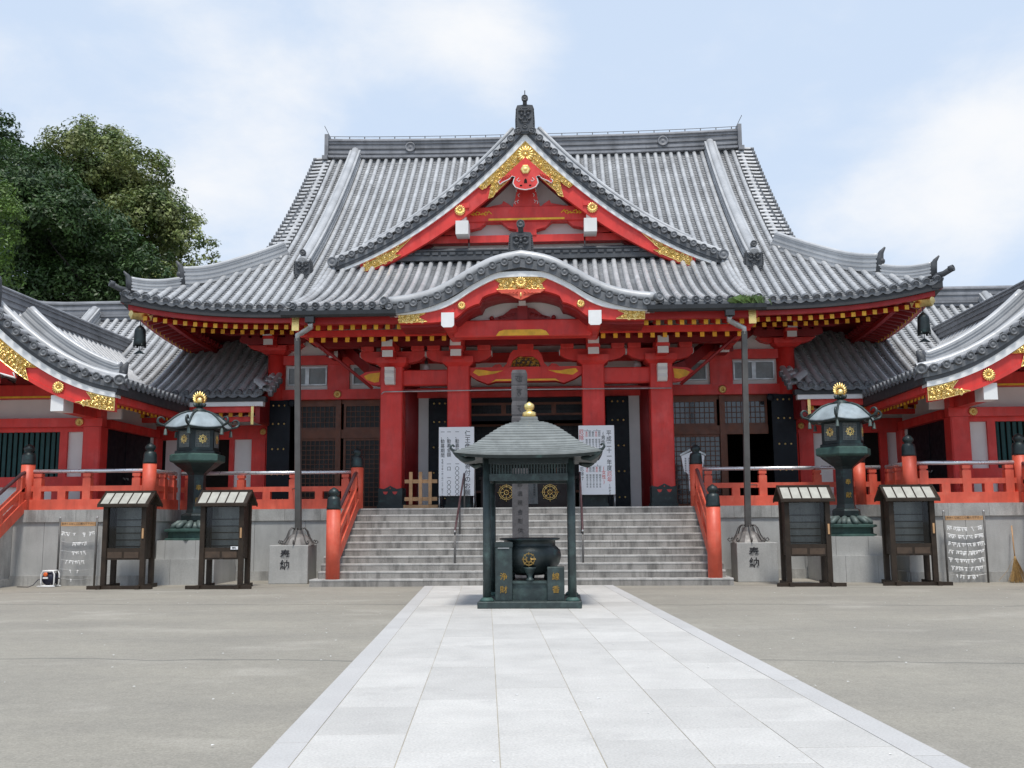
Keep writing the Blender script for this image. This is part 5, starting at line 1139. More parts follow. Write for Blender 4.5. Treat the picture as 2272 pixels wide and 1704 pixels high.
# ------------------------------------------------------------------ bronze lanterns
def hexring(r, z, a0=0): return [(r * math.cos(a0 + PI / 3 * k), r * math.sin(a0 + PI / 3 * k), z) for k in range(6)]
def lantern():
    root = thing('bronze_lantern', '', 'lantern')
    b = MB()
    for x0, x1 in ((-.8, -.3), (-.3, .45), (.45, .8)): b.box(x0 + .003, x1 - .003, -.8, .8, 0, .62)
    b.build('lower_stone', 'stone', root)
    b = MB()
    for x0, x1 in ((-.7, -.48), (-.48, .28), (.28, .7)): b.box(x0 + .003, x1 - .003, -.7, .7, .62, 1.07)
    b.build('upper_stone', 'stone', root)
    b = MB(); b.loft([hexring(r, z) for r, z in ((.74, 1.07), (.74, 1.11), (.66, 1.13), (.66, 1.27), (.76, 1.29), (.76, 1.34), (.6, 1.36))], 0, True); b.build('plinth', 'patina', root)
    b = MB()
    for k in range(12):
        a = PI / 6 * k; c, s_ = math.cos(a), math.sin(a); b.tube([(c * .28, s_ * .28, 1.52), (c * .42, s_ * .42, 1.49), (c * .55, s_ * .55, 1.40), (c * .60, s_ * .60, 1.37)], [.05, .075, .075, .03], 8)
    b.lathe([(.5, 1.36), (.36, 1.48), (.30, 1.53)], n=24); b.build('lotus_base', 'lotus', root)
    b = MB(); b.loft([hexring(r, z) for r, z in ((.33, 1.52), (.36, 1.56), (.36, 1.68), (.33, 1.72), (.25, 1.75), (.225, 1.85), (.225, 2.70), (.27, 2.76), (.42, 2.86), (.55, 2.95), (.60, 3.0))], 0, True); sh = b.build('shaft', 'bronzedark', root)
    for k in range(6):
        a = PI / 6 + PI / 3 * k
        for i, ch in enumerate('奉献'): 
            if k == 4: text(ch, .15, 'golddark', sh, (.20 * math.cos(a), .20 * math.sin(a) - .004, 2.45 - i * .32))
    b = MB(); b.loft([hexring(r, z) for r, z in ((.60, 3.0), (.68, 3.03), (.70, 3.06), (.70, 3.20), (.66, 3.22), (.58, 3.24))], 0, True); b.build('tray', 'patina', root)
    b = MB(); b.loft([hexring(r, z) for r, z in ((.58, 3.23), (.58, 3.30), (.53, 3.32), (.53, 3.84), (.60, 3.86), (.62, 3.93))], 0, True); fb_ = b.build('fire_box', 'bronzedark', root)
    for k in range(6):
        a = PI / 6 + PI / 3 * k; c, s_ = math.cos(a), math.sin(a); ap_ = .53 * math.cos(PI / 6) + .004
        def P(u, z, d=0): return (c * (ap_ + d) - s_ * u, s_ * (ap_ + d) + c * u, z)
        m_ = MB(); w = .165
        for i in range(10):
            u = -w + 2 * w * i / 9; m_.tube([P(u, 3.40), P(u, 3.80)], .008, 4)
        for i in range(11): z = 3.40 + .40 * i / 10; m_.tube([P(-w, z), P(w, z)], .008, 4)
        lo = m_.build('lattice_panel', 'copper', fb_)
        g_ = MB()
        for r in (.085, .045): g_.tube([P(r * math.cos(q * PI / 8), 3.60 + r * math.sin(q * PI / 8), .012) for q in range(17)], .010, 5)
        for q in range(8): g_.tube([P(.03 * math.cos(q * PI / 4), 3.60 + .03 * math.sin(q * PI / 4), .012), P(.115 * math.cos(q * PI / 4), 3.60 + .115 * math.sin(q * PI / 4), .012)], .011, 5)
        g_.build('gilt_wheel', 'gold', lo)
    b = MB(); prof_ = [(.85, 3.92), (.84, 3.95), (.75, 4.03), (.63, 4.14), (.48, 4.24), (.32, 4.30), (.2, 4.32)]
    rings = []
    for r, z in prof_:
        ring = []
        for k in range(6):
            for j in range(4):
                a = PI / 3 * (k + j / 4); rr = r * math.cos(PI / 6) / math.cos((j / 4) * PI / 3 - PI / 6) if True else r
                dz = .07 * (1 - abs(j / 2 - 1) ) * 0; ring.append((rr * math.cos(a), rr * math.sin(a), z - .05 * math.sin(PI * j / 4) * (r / .88) ** 3))
        rings.append(ring)
    und = [[(x * .96, y * .96, z - .04) for x, y, z in rings[0]], [(x * .62, y * .62, 3.93) for x, y, z in rings[0]]]
    b.loft(rings, 0, True, True); ro_ = b.build('roof', 'bronzeroof', root)
    b = MB(); b.loft([und[1], und[0], rings[0]], 0, False); b.build('roof_underside', 'bronze', ro_)
    for k in range(6):
        a = PI / 3 * k; c, s_ = math.cos(a), math.sin(a); q = MB()
        pts = [(c * r, s_ * r, z + .015) for r, z in reversed(prof_)] + [(c * (.94 + .085 * math.sin(t)), s_ * (.94 + .085 * math.sin(t)), 4.06 - .09 * math.cos(t)) for t in arange(.3, 4.6, 9)]
        q.tube(pts, [.03] * 7 + [.034] * 4 + [.03, .027, .024, .022, .02, .018], 7); q.build('corner_scroll', 'bronze', ro_)
        q = MB(); q.tube([(c * .82, s_ * .82, 3.93), (c * .82, s_ * .82, 3.84)], .008, 4); q.lathe([(.02, 3.86), (.035, 3.83), (.045, 3.72), (.055, 3.70), (.0, 3.71)], (c * .82, s_ * .82, 0), 10); q.build('wind_bell', 'lotus', root)
    b = MB(); b.lathe([(.22, 4.28), (.17, 4.31), (.19, 4.37), (.12, 4.41), (.06, 4.44), (.06, 4.48)], n=16)
    for k in range(8):
        a = PI / 4 * k; b.tube([(.05 * math.cos(a), .05 * math.sin(a), 4.46), (.12 * math.cos(a), .12 * math.sin(a), 4.49), (.16 * math.cos(a), .16 * math.sin(a), 4.54)], [.03, .04, .015], 6)
    b.build('finial_neck', 'bronze', root)
    b = MB(); b.sphere((0, 0, 4.61), .10, 14)
    for k in range(13):
        a = -2.0 + 4.0 * k / 12; r = .165 + .035 * math.cos(a)
        b.tube([(.10 * math.sin(a), 0, 4.63 + .10 * math.cos(a)), (r * .8 * math.sin(a * 1.02), .01, 4.63 + r * .8 * math.cos(a * 1.02)), (r * 1.12 * math.sin(a * .93), 0, 4.63 + r * 1.12 * math.cos(a * .93) + .02)], [.03, .032, .006], 6)
    b.build('flaming_jewel', 'gold', root)
    return root
lan = lantern(); lan2 = copy_tree(lan)
tag(lan, 'tall bronze lantern on a stone base, left, beside the left side hall', group='bronze lanterns before the hall'); lan.location = (-9.25, 25.1, 0); lan.rotation_euler.z = 0
tag(lan2, 'tall bronze lantern on a stone base, right, beside the right side hall', group='bronze lanterns before the hall'); lan2.location = (7.03, 25.05, 0)
for r_, rot in ((lan, R(33)), (lan2, R(7))):
    for ch in r_.children:
        if ch.name.split('.')[0] not in ('lower_stone', 'upper_stone'): ch.rotation_euler.z = rot

# ------------------------------------------------------------------ roofed notice cases
M['glass'] = bpy.data.materials.new('thin glass'); M['glass'].use_nodes = True
_t = M['glass'].node_tree; _t.nodes.clear(); _o = N(_t, 'ShaderNodeOutputMaterial'); _m = N(_t, 'ShaderNodeMixShader'); _tr = N(_t, 'ShaderNodeBsdfTransparent'); _g = N(_t, 'ShaderNodeBsdfGlossy'); _fr = N(_t, 'ShaderNodeFresnel')
_tr.inputs[0].default_value = (.93, .95, .94, 1); _g.inputs['Roughness'].default_value = .03; _t.links.new(_fr.outputs[0], _m.inputs[0]); _t.links.new(_tr.outputs[0], _m.inputs[1]); _t.links.new(_g.outputs[0], _m.inputs[2]); _t.links.new(_m.outputs[0], _o.inputs[0])
def notice_case(lab, x, y, flip, card=False):
    root = thing('notice_case', lab, 'notice case', (x, y, 0), 0, 'roofed notice cases'); w, d = .455, .25
    for sx in (-1, 1):
        for sy in (-1, 1):
            b = MB(); b.box(sx * w - .055, sx * w + .055, sy * d - .05, sy * d + .05, .06, 1.93); b.build('leg', 'casewood', root)
        b = MB(); b.box(sx * w - .05, sx * w + .05, -d - .28, d + .28, 0, .09); b.build('foot', 'casewood', root)
        b = MB(); b.box(sx * w - .02, sx * w + .02, -d + .05, d - .05, .68, 1.93); b.build('side_panel', 'casewood', root)
    b = MB(); b.box(-w - .3, w + .3, -d - .20, -d - .10, .0, .08); b.build('base_bar', 'casewood', root)
    b = MB(); b.box(-w + .055, w - .055, -d - .02, d - .05, .66, .88); bo = b.build('drawer', 'casewood', root)
    b = MB()
    for k in range(2): b.box(-w + .08 + .395 * k, -w + .42 + .395 * k, -d - .03, -d - .021, .70, .84)
    b.build('drawer_front', 'casedrawer', bo)
    b = MB(); b.box(-w + .055, w - .055, d - .06, d - .03, .88, 1.93); b.build('back_panel', 'casepanel', root)
    for z in (.95, 1.10, 1.26, 1.41, 1.57):
        b = MB(); b.box(-w + .056, w - .056, d - .10, d - .061, z, z + .018); b.build('shelf_strip', 'casewood', root)
    b = MB(); b.box(-w + .055, w - .055, -d - .03, -d + .03, 1.86, 1.93); b.box(-w + .055, w - .055, -d - .02, -d + .03, .88, .93); b.build('front_frame', 'casewood', root)
    b = MB(); b.add([(-w + .056, -d + .01, .93), (w - .056, -d + .01, .93), (w - .056, -d + .01, 1.86), (-w + .056, -d + .01, 1.86)], [(0, 1, 2, 3)]); b.build('pane', 'glass', root)
    h = MB(); hx_ = flip * (w + .0); h.box(hx_ - .02, hx_ + .02, -d - .075, -d - .05, 1.15, 1.38); h.build('handle', 'palewood', root)
    W2, D2 = .575, .36; b = MB()
    for s in (-1, 1): b.loft([[(-W2, s * (D2 + .06), 1.93), (W2, s * (D2 + .06), 1.93)], [(-W2, 0, 2.235), (W2, 0, 2.235)], [(-W2, 0, 2.19), (W2, 0, 2.19)], [(-W2, s * (D2 + .06), 1.89), (W2, s * (D2 + .06), 1.89)]], 0, False, False, closed=False)
    b.box(-W2 - .02, W2 + .02, -.05, .05, 2.21, 2.26)
    for s in (-1, 1): b.platex([(-D2 - .07, 1.87), (0, 2.17), (D2 + .07, 1.87), (D2 + .07, 1.94), (0, 2.25), (-D2 - .07, 1.94)], *sorted((s * W2, s * (W2 + .03))))
    b.box(-W2, W2, -D2 - .075, -D2 - .055, 1.875, 1.935)
    ro_ = b.build('roof', 'casewood', root)
    for k in range(5):
        x0 = -W2 + .03 + k * (2 * W2 - .06) / 5; x1 = x0 + (2 * W2 - .06) / 5 - .035
        for s in (-1,):
            q = MB(); q.add([(x0, s * (D2 + .03), 1.955), (x1, s * (D2 + .03), 1.955), (x1, s * .07, 2.205), (x0, s * .07, 2.205)], [(0, 1, 2, 3)]); q.build('roof_panel', 'roofpanel', ro_)
    if card: b = MB(); b.box(.22, .39, -d - .045, -d - .031, .885, .955); b.build('card', 'board', root); text('御札', .05, 'ink', root, (.305, -d - .047, .945))
    return root
notice_case('dark roofed notice case in front of the left side hall railing', -10.12, 23.20, 1)
notice_case('dark roofed notice case with a small white card, left of the plinth', -7.80, 23.15, 1, True)
notice_case('dark roofed notice case just right of the right downpipe plinth', 5.57, 23.25, 1)
notice_case('dark roofed notice case beside the crowded fortune slip rack', 7.96, 23.45, 1)

# ------------------------------------------------------------------ gutters with downpipes, plinths
def downpipe(s):
    xp = C + (-5.66 if s < 0 else 5.50); root = thing('downpipe', 'long grey downpipe %s, from porch gutter to lettered plinth' % ('on the left' if s < 0 else 'on the right, weedy'), 'downpipe', (xp, 24.95, 0)); O = (xp, 24.95, 0)
    b = MB(); g0, g1 = sorted((C + s * 3.1, C + s * 5.98)); b.loft([[(x, 24.20, 6.70), (x, 24.18, 6.60), (x, 24.13, 6.55), (x, 24.03, 6.55), (x, 23.98, 6.60), (x, 23.97, 6.70), (x, 23.985, 6.70), (x, 23.995, 6.61), (x, 24.04, 6.57), (x, 24.12, 6.57), (x, 24.165, 6.61), (x, 24.185, 6.70)] for x in (g0, g1)], 0, True); b.build('gutter', 'gutter', root, O)
    b = MB(); xo = xp - s * .40; b.box(xo - .11, xo + .11, 24.0, 24.18, 6.42, 6.56); b.build('hopper', 'gutter', root, O)
    b = MB(); b.tube([(xo, 24.1, 6.42), (xo, 24.2, 6.33), (xp - s * .12, 24.4, 6.22), (xp, 24.45, 6.18), (xp, 24.45, 6.02)], .07, 8); b.build('elbow', 'zinc', root, O)
    b = MB(); b.loft([[(xp + a * w, 24.45 + .5 * (1 - (z - 1.15) / 4.9) + c * w, z) for a, c in ((-1, -1), (1, -1), (1, 1), (-1, 1))] for w, z in ((.072, 1.15), (.068, 3.5), (.064, 6.08))], 0, True); b.build('pipe', 'greypipe', root, O)
    b = MB(); b.loft([[(xp + r * math.cos(PI / 8 + k * PI / 4), 24.95 + r * math.sin(PI / 8 + k * PI / 4), z) for k in range(8)] for r, z in ((.42, .935), (.40, .97), (.28, 1.12), (.15, 1.20), (.13, 1.3))], 0, True); b.build('skirt', 'skirt', root, O)
    for k in range(8):
        a = PI / 4 * k; c, q = math.cos(a), math.sin(a); b = MB()
        b.tube([(xp + c * r, 24.95 + q * r, z) for r, z in ((.11, 1.33), (.17, 1.36), (.24, 1.28), (.30, 1.12), (.38, 1.0), (.46, .96), (.50, 1.0), (.47, 1.05), (.44, 1.02))], .016, 6); b.build('scroll_stay', 'greypipe', root, O)
    b = MB(); b.tube([(xp, 24.9, 2.33), (xp - s * -.25, 25.4, 2.35), (xp - s * -.5, 26.15, 2.37)], .014, 5); b.build('pipe_strap', 'greypipe', root, O)
    xs = C + (-5.78 if s < 0 else 5.62)
    pl = thing('stone_plinth', 'square stone plinth lettered in black under the %s downpipe' % ('left' if s < 0 else 'right'), 'plinth', (xs, 24.95, 0), 0, 'lettered plinths under the downpipes')
    b = MB(); b.bev(-.485, .485, -.45, .45, 0, .935, .012); b.build('block', 'stone', pl); text('奉\n納', .25, 'ink', pl, (-.08, -.455, .82), line=1.0, ext=.003, bold=.004)
downpipe(-1); downpipe(1)
wt = MB(); rnd = random.Random(9)
for _ in range(230):
    x0 = rnd.gauss(0, .16); a = rnd.uniform(-1.2, 1.2); L = rnd.uniform(.12, .38); y0 = rnd.uniform(-.08, .08); b_ = rnd.uniform(-.5, .2); w = .008
    p = [(x0, y0, 0), (x0 + L * .4 * math.sin(a), y0 + L * .3 * b_, L * .7), (x0 + L * math.sin(a), y0 + L * b_, L * rnd.uniform(.35, .85))]
    wt.add([(p[0][0] - w, p[0][1], p[0][2]), (p[0][0] + w, p[0][1], p[0][2]), (p[1][0] + w, p[1][1], p[1][2]), p[2], (p[1][0] - w, p[1][1], p[1][2])], [(0, 1, 2, 3, 4)])
o = wt.build('weed_tuft', 'leafgrass'); o.location = (C + 5.55, 24.07, 6.66); tag(o, 'green tuft of weeds growing in the right porch gutter', 'weeds')

# ------------------------------------------------------------------ incense pavilion and what stands in it
PX, PYC = -.54, 18.1
pav = thing('incense_pavilion', 'open bronze incense pavilion with four posts and a stepped copper roof', 'pavilion', (PX, PYC, .017))
b = MB(); b.bev(-.89, .89, -.86, .86, 0, .115, .012); b.build('base_slab', 'bronze', pav)
for sx in (-1, 1):
    for sy in (-1, 1):
        b = MB(); b.lathe([(.072, .16), (.068, 1.0), (.066, 2.55)], (sx * .735, sy * .70, 0), 16); po = b.build('post', 'bronze', pav)
        b = MB(); b.lathe([(.125, .115), (.12, .14), (.09, .17), (.075, .18)], (sx * .735, sy * .70, 0), 16); b.build('post_shoe', 'patina', po)
for sy in (-1, 1):
    b = MB(); b.box(-.70, .70, sy * .70 - .04, sy * .70 + .04, 2.17, 2.29); b.build('lower_beam', 'bronze', pav)
    b = MB(); b.box(-.80, .80, sy * .70 - .05, sy * .70 + .05, 2.46, 2.58); b.build('upper_beam', 'bronzedark', pav)
    b = MB()
    for k in range(27): x = -.66 + 1.32 * k / 26; b.box(x - .012, x + .012, sy * .70 - .012, sy * .70 + .012, 2.29, 2.46)
    b.build('transom_bars', 'bronze', pav)
for sx in (-1, 1):
    b = MB(); b.box(sx * .735 - .04, sx * .735 + .04, -.66, .66, 2.17, 2.29); b.build('lower_beam', 'bronze', pav)
    b = MB(); b.box(sx * .735 - .05, sx * .735 + .05, -.66, .66, 2.46, 2.58); b.build('upper_beam', 'bronzedark', pav)
    b = MB()
    for k in range(25): y = -.62 + 1.24 * k / 24; b.box(sx * .735 - .012, sx * .735 + .012, y - .012, y + .012, 2.29, 2.46)
    b.build('transom_bars', 'bronze', pav)
rp = [(1.26, 2.60), (1.13, 2.66), (1.0, 2.735), (.87, 2.825), (.74, 2.935), (.61, 3.04), (.48, 3.135), (.34, 3.205), (.20, 3.25)]
rc = curve(rp, 2); b = MB()
def sqr(h, z, cup=0.0):
    n = 8; pts = []
    for i in range(4):
        for j in range(n):
            u = -1 + 2 * j / n; x, y = (u, -1) if i == 0 else ((1, u) if i == 1 else ((-u, 1) if i == 2 else (-1, -u)))
            pts.append((x * h * (1 + .0 * abs(u)), y * h, z + cup * abs(u) ** 3))
    return pts
for k in range(len(rc) - 1):
    (h0, z0), (h1, z1) = rc[k], rc[k + 1]; cu = .055 * (h0 / 1.26) ** 3; cu1 = .055 * (h1 / 1.26) ** 3
    b.loft([sqr(h0 + .012, z0 - .018, cu), sqr(h0 + .012, z0 + .012, cu), sqr(h1 - .005, z1 + .002, cu1)], 0, False)
ro_ = b.build('roof', 'copper', pav)
b = MB(); b.loft([sqr(1.25, 2.59, .055), sqr(1.22, 2.535, .05), sqr(.82, 2.57, 0), sqr(.3, 2.60, 0)], 0, True); b.build('eave_underside', 'bronzedark', ro_)
for sx in (-1, 1):
    for sy in (-1, 1):
        b = MB(); b.tube([(sx * t * .72, sy * t * .72, z) for t, z in ((1.30, 2.55), (1.50, 2.52), (1.62, 2.57), (1.74, 2.65))], [.04, .05, .045, .03], 8); b.tube([(sx * (1.22 + q), sy * (1.22 + q), z) for q, z in ((0, 2.66), (.05, 2.67), (.08, 2.71), (.07, 2.75), (.04, 2.76), (.025, 2.735))], [.024, .026, .022, .02, .017, .018], 7); b.build('corner_scroll', 'bronze', ro_)
b = MB(); b.bev(-.18, .18, -.18, .18, 3.24, 3.275, .01); b.bev(-.155, .155, -.155, .155, 3.275, 3.345, .01); b.build('roof_cap', 'copper', ro_)
b = MB(); b.lathe([(.07, 3.34), (.115, 3.36), (.13, 3.395), (.115, 3.44), (.06, 3.46), (.05, 3.475), (.085, 3.50), (.098, 3.54), (.085, 3.585), (.04, 3.615), (.01, 3.635)], n=20); b.build('gourd_finial', 'gold', pav)
cz = .13
cen_ = thing('incense_burner', 'round bronze incense burner with a flat rim and three legs', 'incense burner', (PX - .015, PYC, cz + .33))
b = MB(); b.lathe([(.25, .08), (.42, .14), (.53, .28), (.565, .42), (.545, .52), (.48, .58), (.46, .60), (.46, .68), (.54, .70), (.545, .725), (.50, .73), (.44, .70), (.40, .62), (.02, .60)], n=36); bo = b.build('bowl', 'bronzedark', cen_)
b = MB(); b.lathe([(.40, .62), (.2, .64), (.01, .65)], n=20); b.build('ash', 'stone', bo)
for k in range(3):
    a = -PI / 2 + PI / 3 + 2 * PI / 3 * k; b = MB(); b.tube([(.36 * math.cos(a), .36 * math.sin(a), .20), (.40 * math.cos(a), .40 * math.sin(a), .08), (.36 * math.cos(a), .36 * math.sin(a), 0)], [.12, .09, .07], 10); b.build('leg', 'bronzedark', cen_)
b = MB()
for r in (.10, .05): b.tube([(r * math.cos(q * PI / 8), -.565 + .02, .37 + r * math.sin(q * PI / 8)) for q in range(17)], .014, 5)
for q in range(8): b.tube([(.03 * math.cos(q * PI / 4), -.55, .37 + .03 * math.sin(q * PI / 4)), (.12 * math.cos(q * PI / 4), -.55, .37 + .12 * math.sin(q * PI / 4))], .012, 5)
b.build('gilt_wheel', mat('worn gilt', (.30, .20, .07), .5, .8, .3, 20), bo)
ped = thing('bronze_pedestal', 'low bronze box pedestal under the incense burner', 'pedestal', (PX, PYC, cz)); b = MB(); b.box(-.30, .30, -.50, .45, 0, .29); b.box(-.34, .34, -.54, .49, .29, .33); b.build('box', 'bronze', ped)
cup = thing('bronze_cup', 'small footed bronze cup in front of the incense burner', 'cup', (PX + .0, PYC - .62 + .13, cz + .33)); b = MB(); b.lathe([(.075, 0), (.07, .03), (.045, .05), (.04, .09), (.075, .14), (.10, .20), (.115, .235), (.09, .235), (.05, .20), (.01, .19)], n=18); b.build('goblet', 'bronze', cup)
def offer(x, z1, w, chars, lab, nm, topslit):
    r_ = thing(nm, lab, 'box', (x, 17.62, cz)); b = MB(); b.bev(-w / 2, w / 2, -.15, .15, 0, z1, .008); b.build('box', 'bronze', r_)
    if topslit: b = MB(); b.bev(-w / 2 - .012, w / 2 + .012, -.165, .165, z1 - .07, z1 + .02, .01); b.build('lid', 'bronze', r_); b = MB(); b.box(-.10, .10, -.168, -.155, z1 - .09, z1 - .075); b.build('slot', 'zinc', r_)
    for i, ch in enumerate(chars): text(ch, .135, 'golddark', r_, (.0, -.155, .47 - .22 * i), ext=.004)
offer(PX - .45, .98, .295, '浄財', 'tall bronze offering box with gilt characters, left of the incense burner', 'offering_box', True)
offer(PX + .45, .57, .295, '線香', 'short bronze incense box with gilt characters, right of the incense burner', 'incense_box', False)
# weathered memorial post behind the pavilion
mp_ = thing('memorial_post', 'tall weathered grey wooden memorial post behind the incense pavilion', 'post', (-.83, 21.0, .017))
b = MB(); w = .165; prof_ = [(w, 0), (w, 3.0), (w, 3.30), (w * .93, 3.33), (w, 3.37), (w, 3.62), (w * .92, 3.66), (w, 3.70), (w, 3.90), (w * .9, 3.98), (w, 4.06), (w, 4.28), (w * .96, 4.31), (w, 4.33), (w, 4.58), (w * .85, 4.645), (w * .5, 4.66)]
b.loft([[(a * h, c * h, z) for a, c in ((-1, -1), (1, -1), (1, 1), (-1, 1))] for h, z in prof_], 0, True); po = b.build('shaft', 'weathered', mp_)
for ch, z in (('ख', 4.55), ('ह', 4.27), ('र', 3.92), ('व', 3.60), ('अ', 3.28)): text(ch, .20, 'fadedink', po, (0, -w - .002, z))
for i, ch in enumerate('南無大師遍照金剛供養塔'): text(ch, .11, 'fadedink', po, (0, -w - .002, 2.85 - .19 * i))

# ------------------------------------------------------------------ signboards and barrier on the porch
def signboard(x, y, lab):
    r_ = thing('signboard', lab, 'signboard', (x, y, FL)); b = MB(); b.bev(-.475, .475, -.02, .02, .32, 2.16, .008); b.build('panel', 'board', r_)
    for s in (-1, 1): b = MB(); b.tube([(s * .46, .0, 0), (s * .46, .03, .32)], .018, 6); b.tube([(s * .46, .03, .32), (s * .46, .035, 2.1)], .015, 6); b.tube([(s * .46, .035, 1.6), (s * .46, .7, 0)], .015, 6); b.build('leg', 'zinc', r_)
    return r_
def column(par, s_, x, z, size, m='ink', wid=.9, step=1.0):
    for i, ch in enumerate(s_):
        if ch != ' ': text(ch, size, m, par, (x, -.022, z - i * size * step), wid=wid, ext=.0015, bold=size * .004)
s1 = signboard(-2.75, 26.55, 'white handwritten signboard with large black characters, left of the pavilion')
column(s1, '仁王像修復寄付のお願い', .30, 2.06, .175); column(s1, '一、勧募目標 一〇〇〇〇〇〇〇円', .02, 2.08, .125, step=.98); column(s1, '一、勧募金額 一口 一〇〇〇〇円', -.20, 2.08, .125, step=.98); column(s1, '一、勧募期間', -.37, 2.08, .125); column(s1, '平成二十年一月一日〜二十二年十二月', -.375, 1.30, .062, step=.98)
s2 = signboard(.99, 26.55, 'white signboard listing years in black and red, right of the pavilion')
column(s2, '平成二十一年度', .33, 2.02, .155); column(s2, '厄年', .33, .93, .15, 'redink'); column(s2, '(かぞえ)', .33, .62, .085); column(s2, '(男性)', .18, 2.0, .12); column(s2, '(女性)', .18, 1.08, .12, 'redink'); column(s2, '厄除', -.40, 2.05, .15, 'redink'); column(s2, '祈願', -.40, 1.72, .15); column(s2, '厄除け', -.40, 1.05, .12)
for zz in (2.12, 1.18):
    for k, (cc, m_) in enumerate((('前厄', 'ink'), ('本厄', 'redink'), ('後厄', 'ink'), ('前厄', 'ink'), ('本厄', 'redink'))):
        x = .08 - k * .085; column(s2, cc, x, zz - .12, .075, m_); column(s2, '昭和五十年生', x, zz - .32, .06); 
    b = MB()
    for x0 in (.08, -.175): b.box(x0 - .17, x0 + .04, -.0225, -.0205, zz - .108, zz - .10); b.box(x0 - .068, x0 - .06, -.0225, -.0205, zz - .10, zz - .06)
    b.build('drawn_bracket', 'ink', s2)
br_ = thing('wooden_barrier', 'low bare wood slatted barrier between the left porch pillars', 'barrier', (-3.72, 26.7, FL))
for k in range(3): b = MB(); b.box(-.27 + .26 * k - .045, -.27 + .26 * k + .045, -.06, -.03, .10, .97 if k else .97); b.build('slat', 'palewood', br_)
for z in (.67, .20): b = MB(); b.box(-.44, .44, -.03, .0, z, z + .10); b.build('rail', 'palewood', br_)
b = MB(); b.box(-.46, .46, -.09, .06, 0, .09); b.build('foot', 'palewood', br_)
hs = thing('pentagonal_sign', 'white house-shaped notice sign standing behind the right stair newel', 'sign', (3.55, 26.75, FL)); b = MB(); b.plate([(-.11, .40), (-.13, .85), (-.24, .92), (-.31, 1.34), (0, 1.46), (.31, 1.34), (.24, .92), (.13, .85), (.11, .40)][::-1], -.015, .015); b.build('panel', 'board', hs)
b = MB(); b.plate([(-.34, 1.33), (0, 1.50), (.34, 1.33), (.34, 1.38), (0, 1.56), (-.34, 1.38)][::-1], -.05, .05); b.build('cap', 'zinc', hs)
for k in range(5): column(hs, '参拝者各位御守授与所', -.20 + .10 * k, 1.28, .048, step=1.3)
# iron rods, handrails
for x0, lab in ((-2.52, 'thin maroon stair handrail left of the incense pavilion'), (.53, 'thin maroon stair handrail right of the incense pavilion')):
    r_ = thing('stair_handrail', lab, 'handrail', (x0, 25, 0)); O = (x0, 25, 0)
    b = MB(); b.tube([(x0, 23.98, 1.22), (x0, 24.0, 1.27), (x0, 26.3, 2.74), (x0, 26.35, 2.72)], .026, 8); b.build('grip', 'maroonpipe', r_, O)
    for y, z0, z1 in ((23.98, .167, 1.22), (25.15, 1.10, 2.0), (26.35, FL - .16, 2.74)): b = MB(); b.tube([(x0, y, z0), (x0, y, z1)], .023, 8); b.build('upright', 'greypipe', r_, O)
    b = MB(); b.sphere((x0, 23.95, 1.25), .028, 8); b.build('end_cap', 'zinc', r_, O)
b = MB(); b.tube([(C - 3.95, 26.86, 4.95), (C - 3.88, 26.86, 5.02), (C, 26.86, 5.035), (C + 3.95, 26.86, 5.02)], .018, 6); tag(b.build('curtain_rod', 'zinc'), 'thin white rod strung across the front of the four porch pillars', 'rod')
for x, lab in ((-3.75, 'round white globe lamp between the left porch pillars'), (2.22, 'round white globe lamp between the right porch pillars')):
    r_ = thing('globe_lamp', lab, 'lamp', (x, 27.85, 5.82)); b = MB(); b.sphere((0, 0, 0), .12, 14); b.build('globe', 'whitepaint', r_); b = MB(); b.lathe([(.05, .10), (.05, .2), (.02, .22), (.02, .75)], n=10); b.build('stem', 'greypipe', r_)
for x, lab in ((-7.95, 'small dark floodlight above the left studded door'), (6.15, 'small dark floodlight above the right studded door')):
    r_ = thing('floodlight', lab, 'floodlight', (x, 29.1, 5.0)); b = MB(); b.lathe([(.04, -.12), (.09, -.08), (.11, .06), (.10, .08), (.02, .07)], (0, 0, 0), 12, ax='y'); b.build('lamp_head', 'black', r_); b = MB(); b.tube([(0, .05, 0), (0, .2, .12), (0, .35, .14)], .02, 6); b.build('bracket_arm', 'black', r_)
# offering chest with gilt wheels
oc = thing('offering_chest', 'black offering chest with gilt wheels inside the central doorway', 'chest', (C, 28.75, FL)); b = MB(); b.box(-1.35, 1.35, -.35, .45, 0, .82); b.box(-1.4, 1.4, -.4, .5, .82, .9); co = b.build('chest', mat('chest wood', (.022, .013, .010), .5), oc)
def wheel(x, z, r, par):
    b = MB()
    for q in (1.0, .78): b.tube([(x + r * q * math.cos(k * PI / 12), -.37, z + r * q * math.sin(k * PI / 12)) for k in range(25)], r * .07, 6)
    b.tube([(x + r * .3 * math.cos(k * PI / 8), -.37, z + r * .3 * math.sin(k * PI / 8)) for k in range(17)], r * .08, 6); b.sphere((x, -.37, z), r * .12, 8)
    for k in range(8): c, s_ = math.cos(k * PI / 4), math.sin(k * PI / 4); b.tube([(x + c * r * .3, -.37, z + s_ * r * .3), (x + c * r * 1.15, -.37, z + s_ * r * 1.15)], r * .07, 6); b.sphere((x + c * r * 1.18, -.37, z + s_ * r * 1.18), r * .09, 6)
    b.build('gilt_wheel', 'gold', par)
wheel(.62, .45, .21, co); wheel(-.62, .45, .21, co)
b = MB(); b.plate([(-.03, .12), (.28, .12), (.26, .80), (-.01, .80)][::-1], -.375, -.365); po = b.build('paper_notice', 'casepanel', oc); column(po, '賽銭箱御案内', .18, .76, .07); po.children[0].location.y
for ch in po.children: ch.location.y = -.378
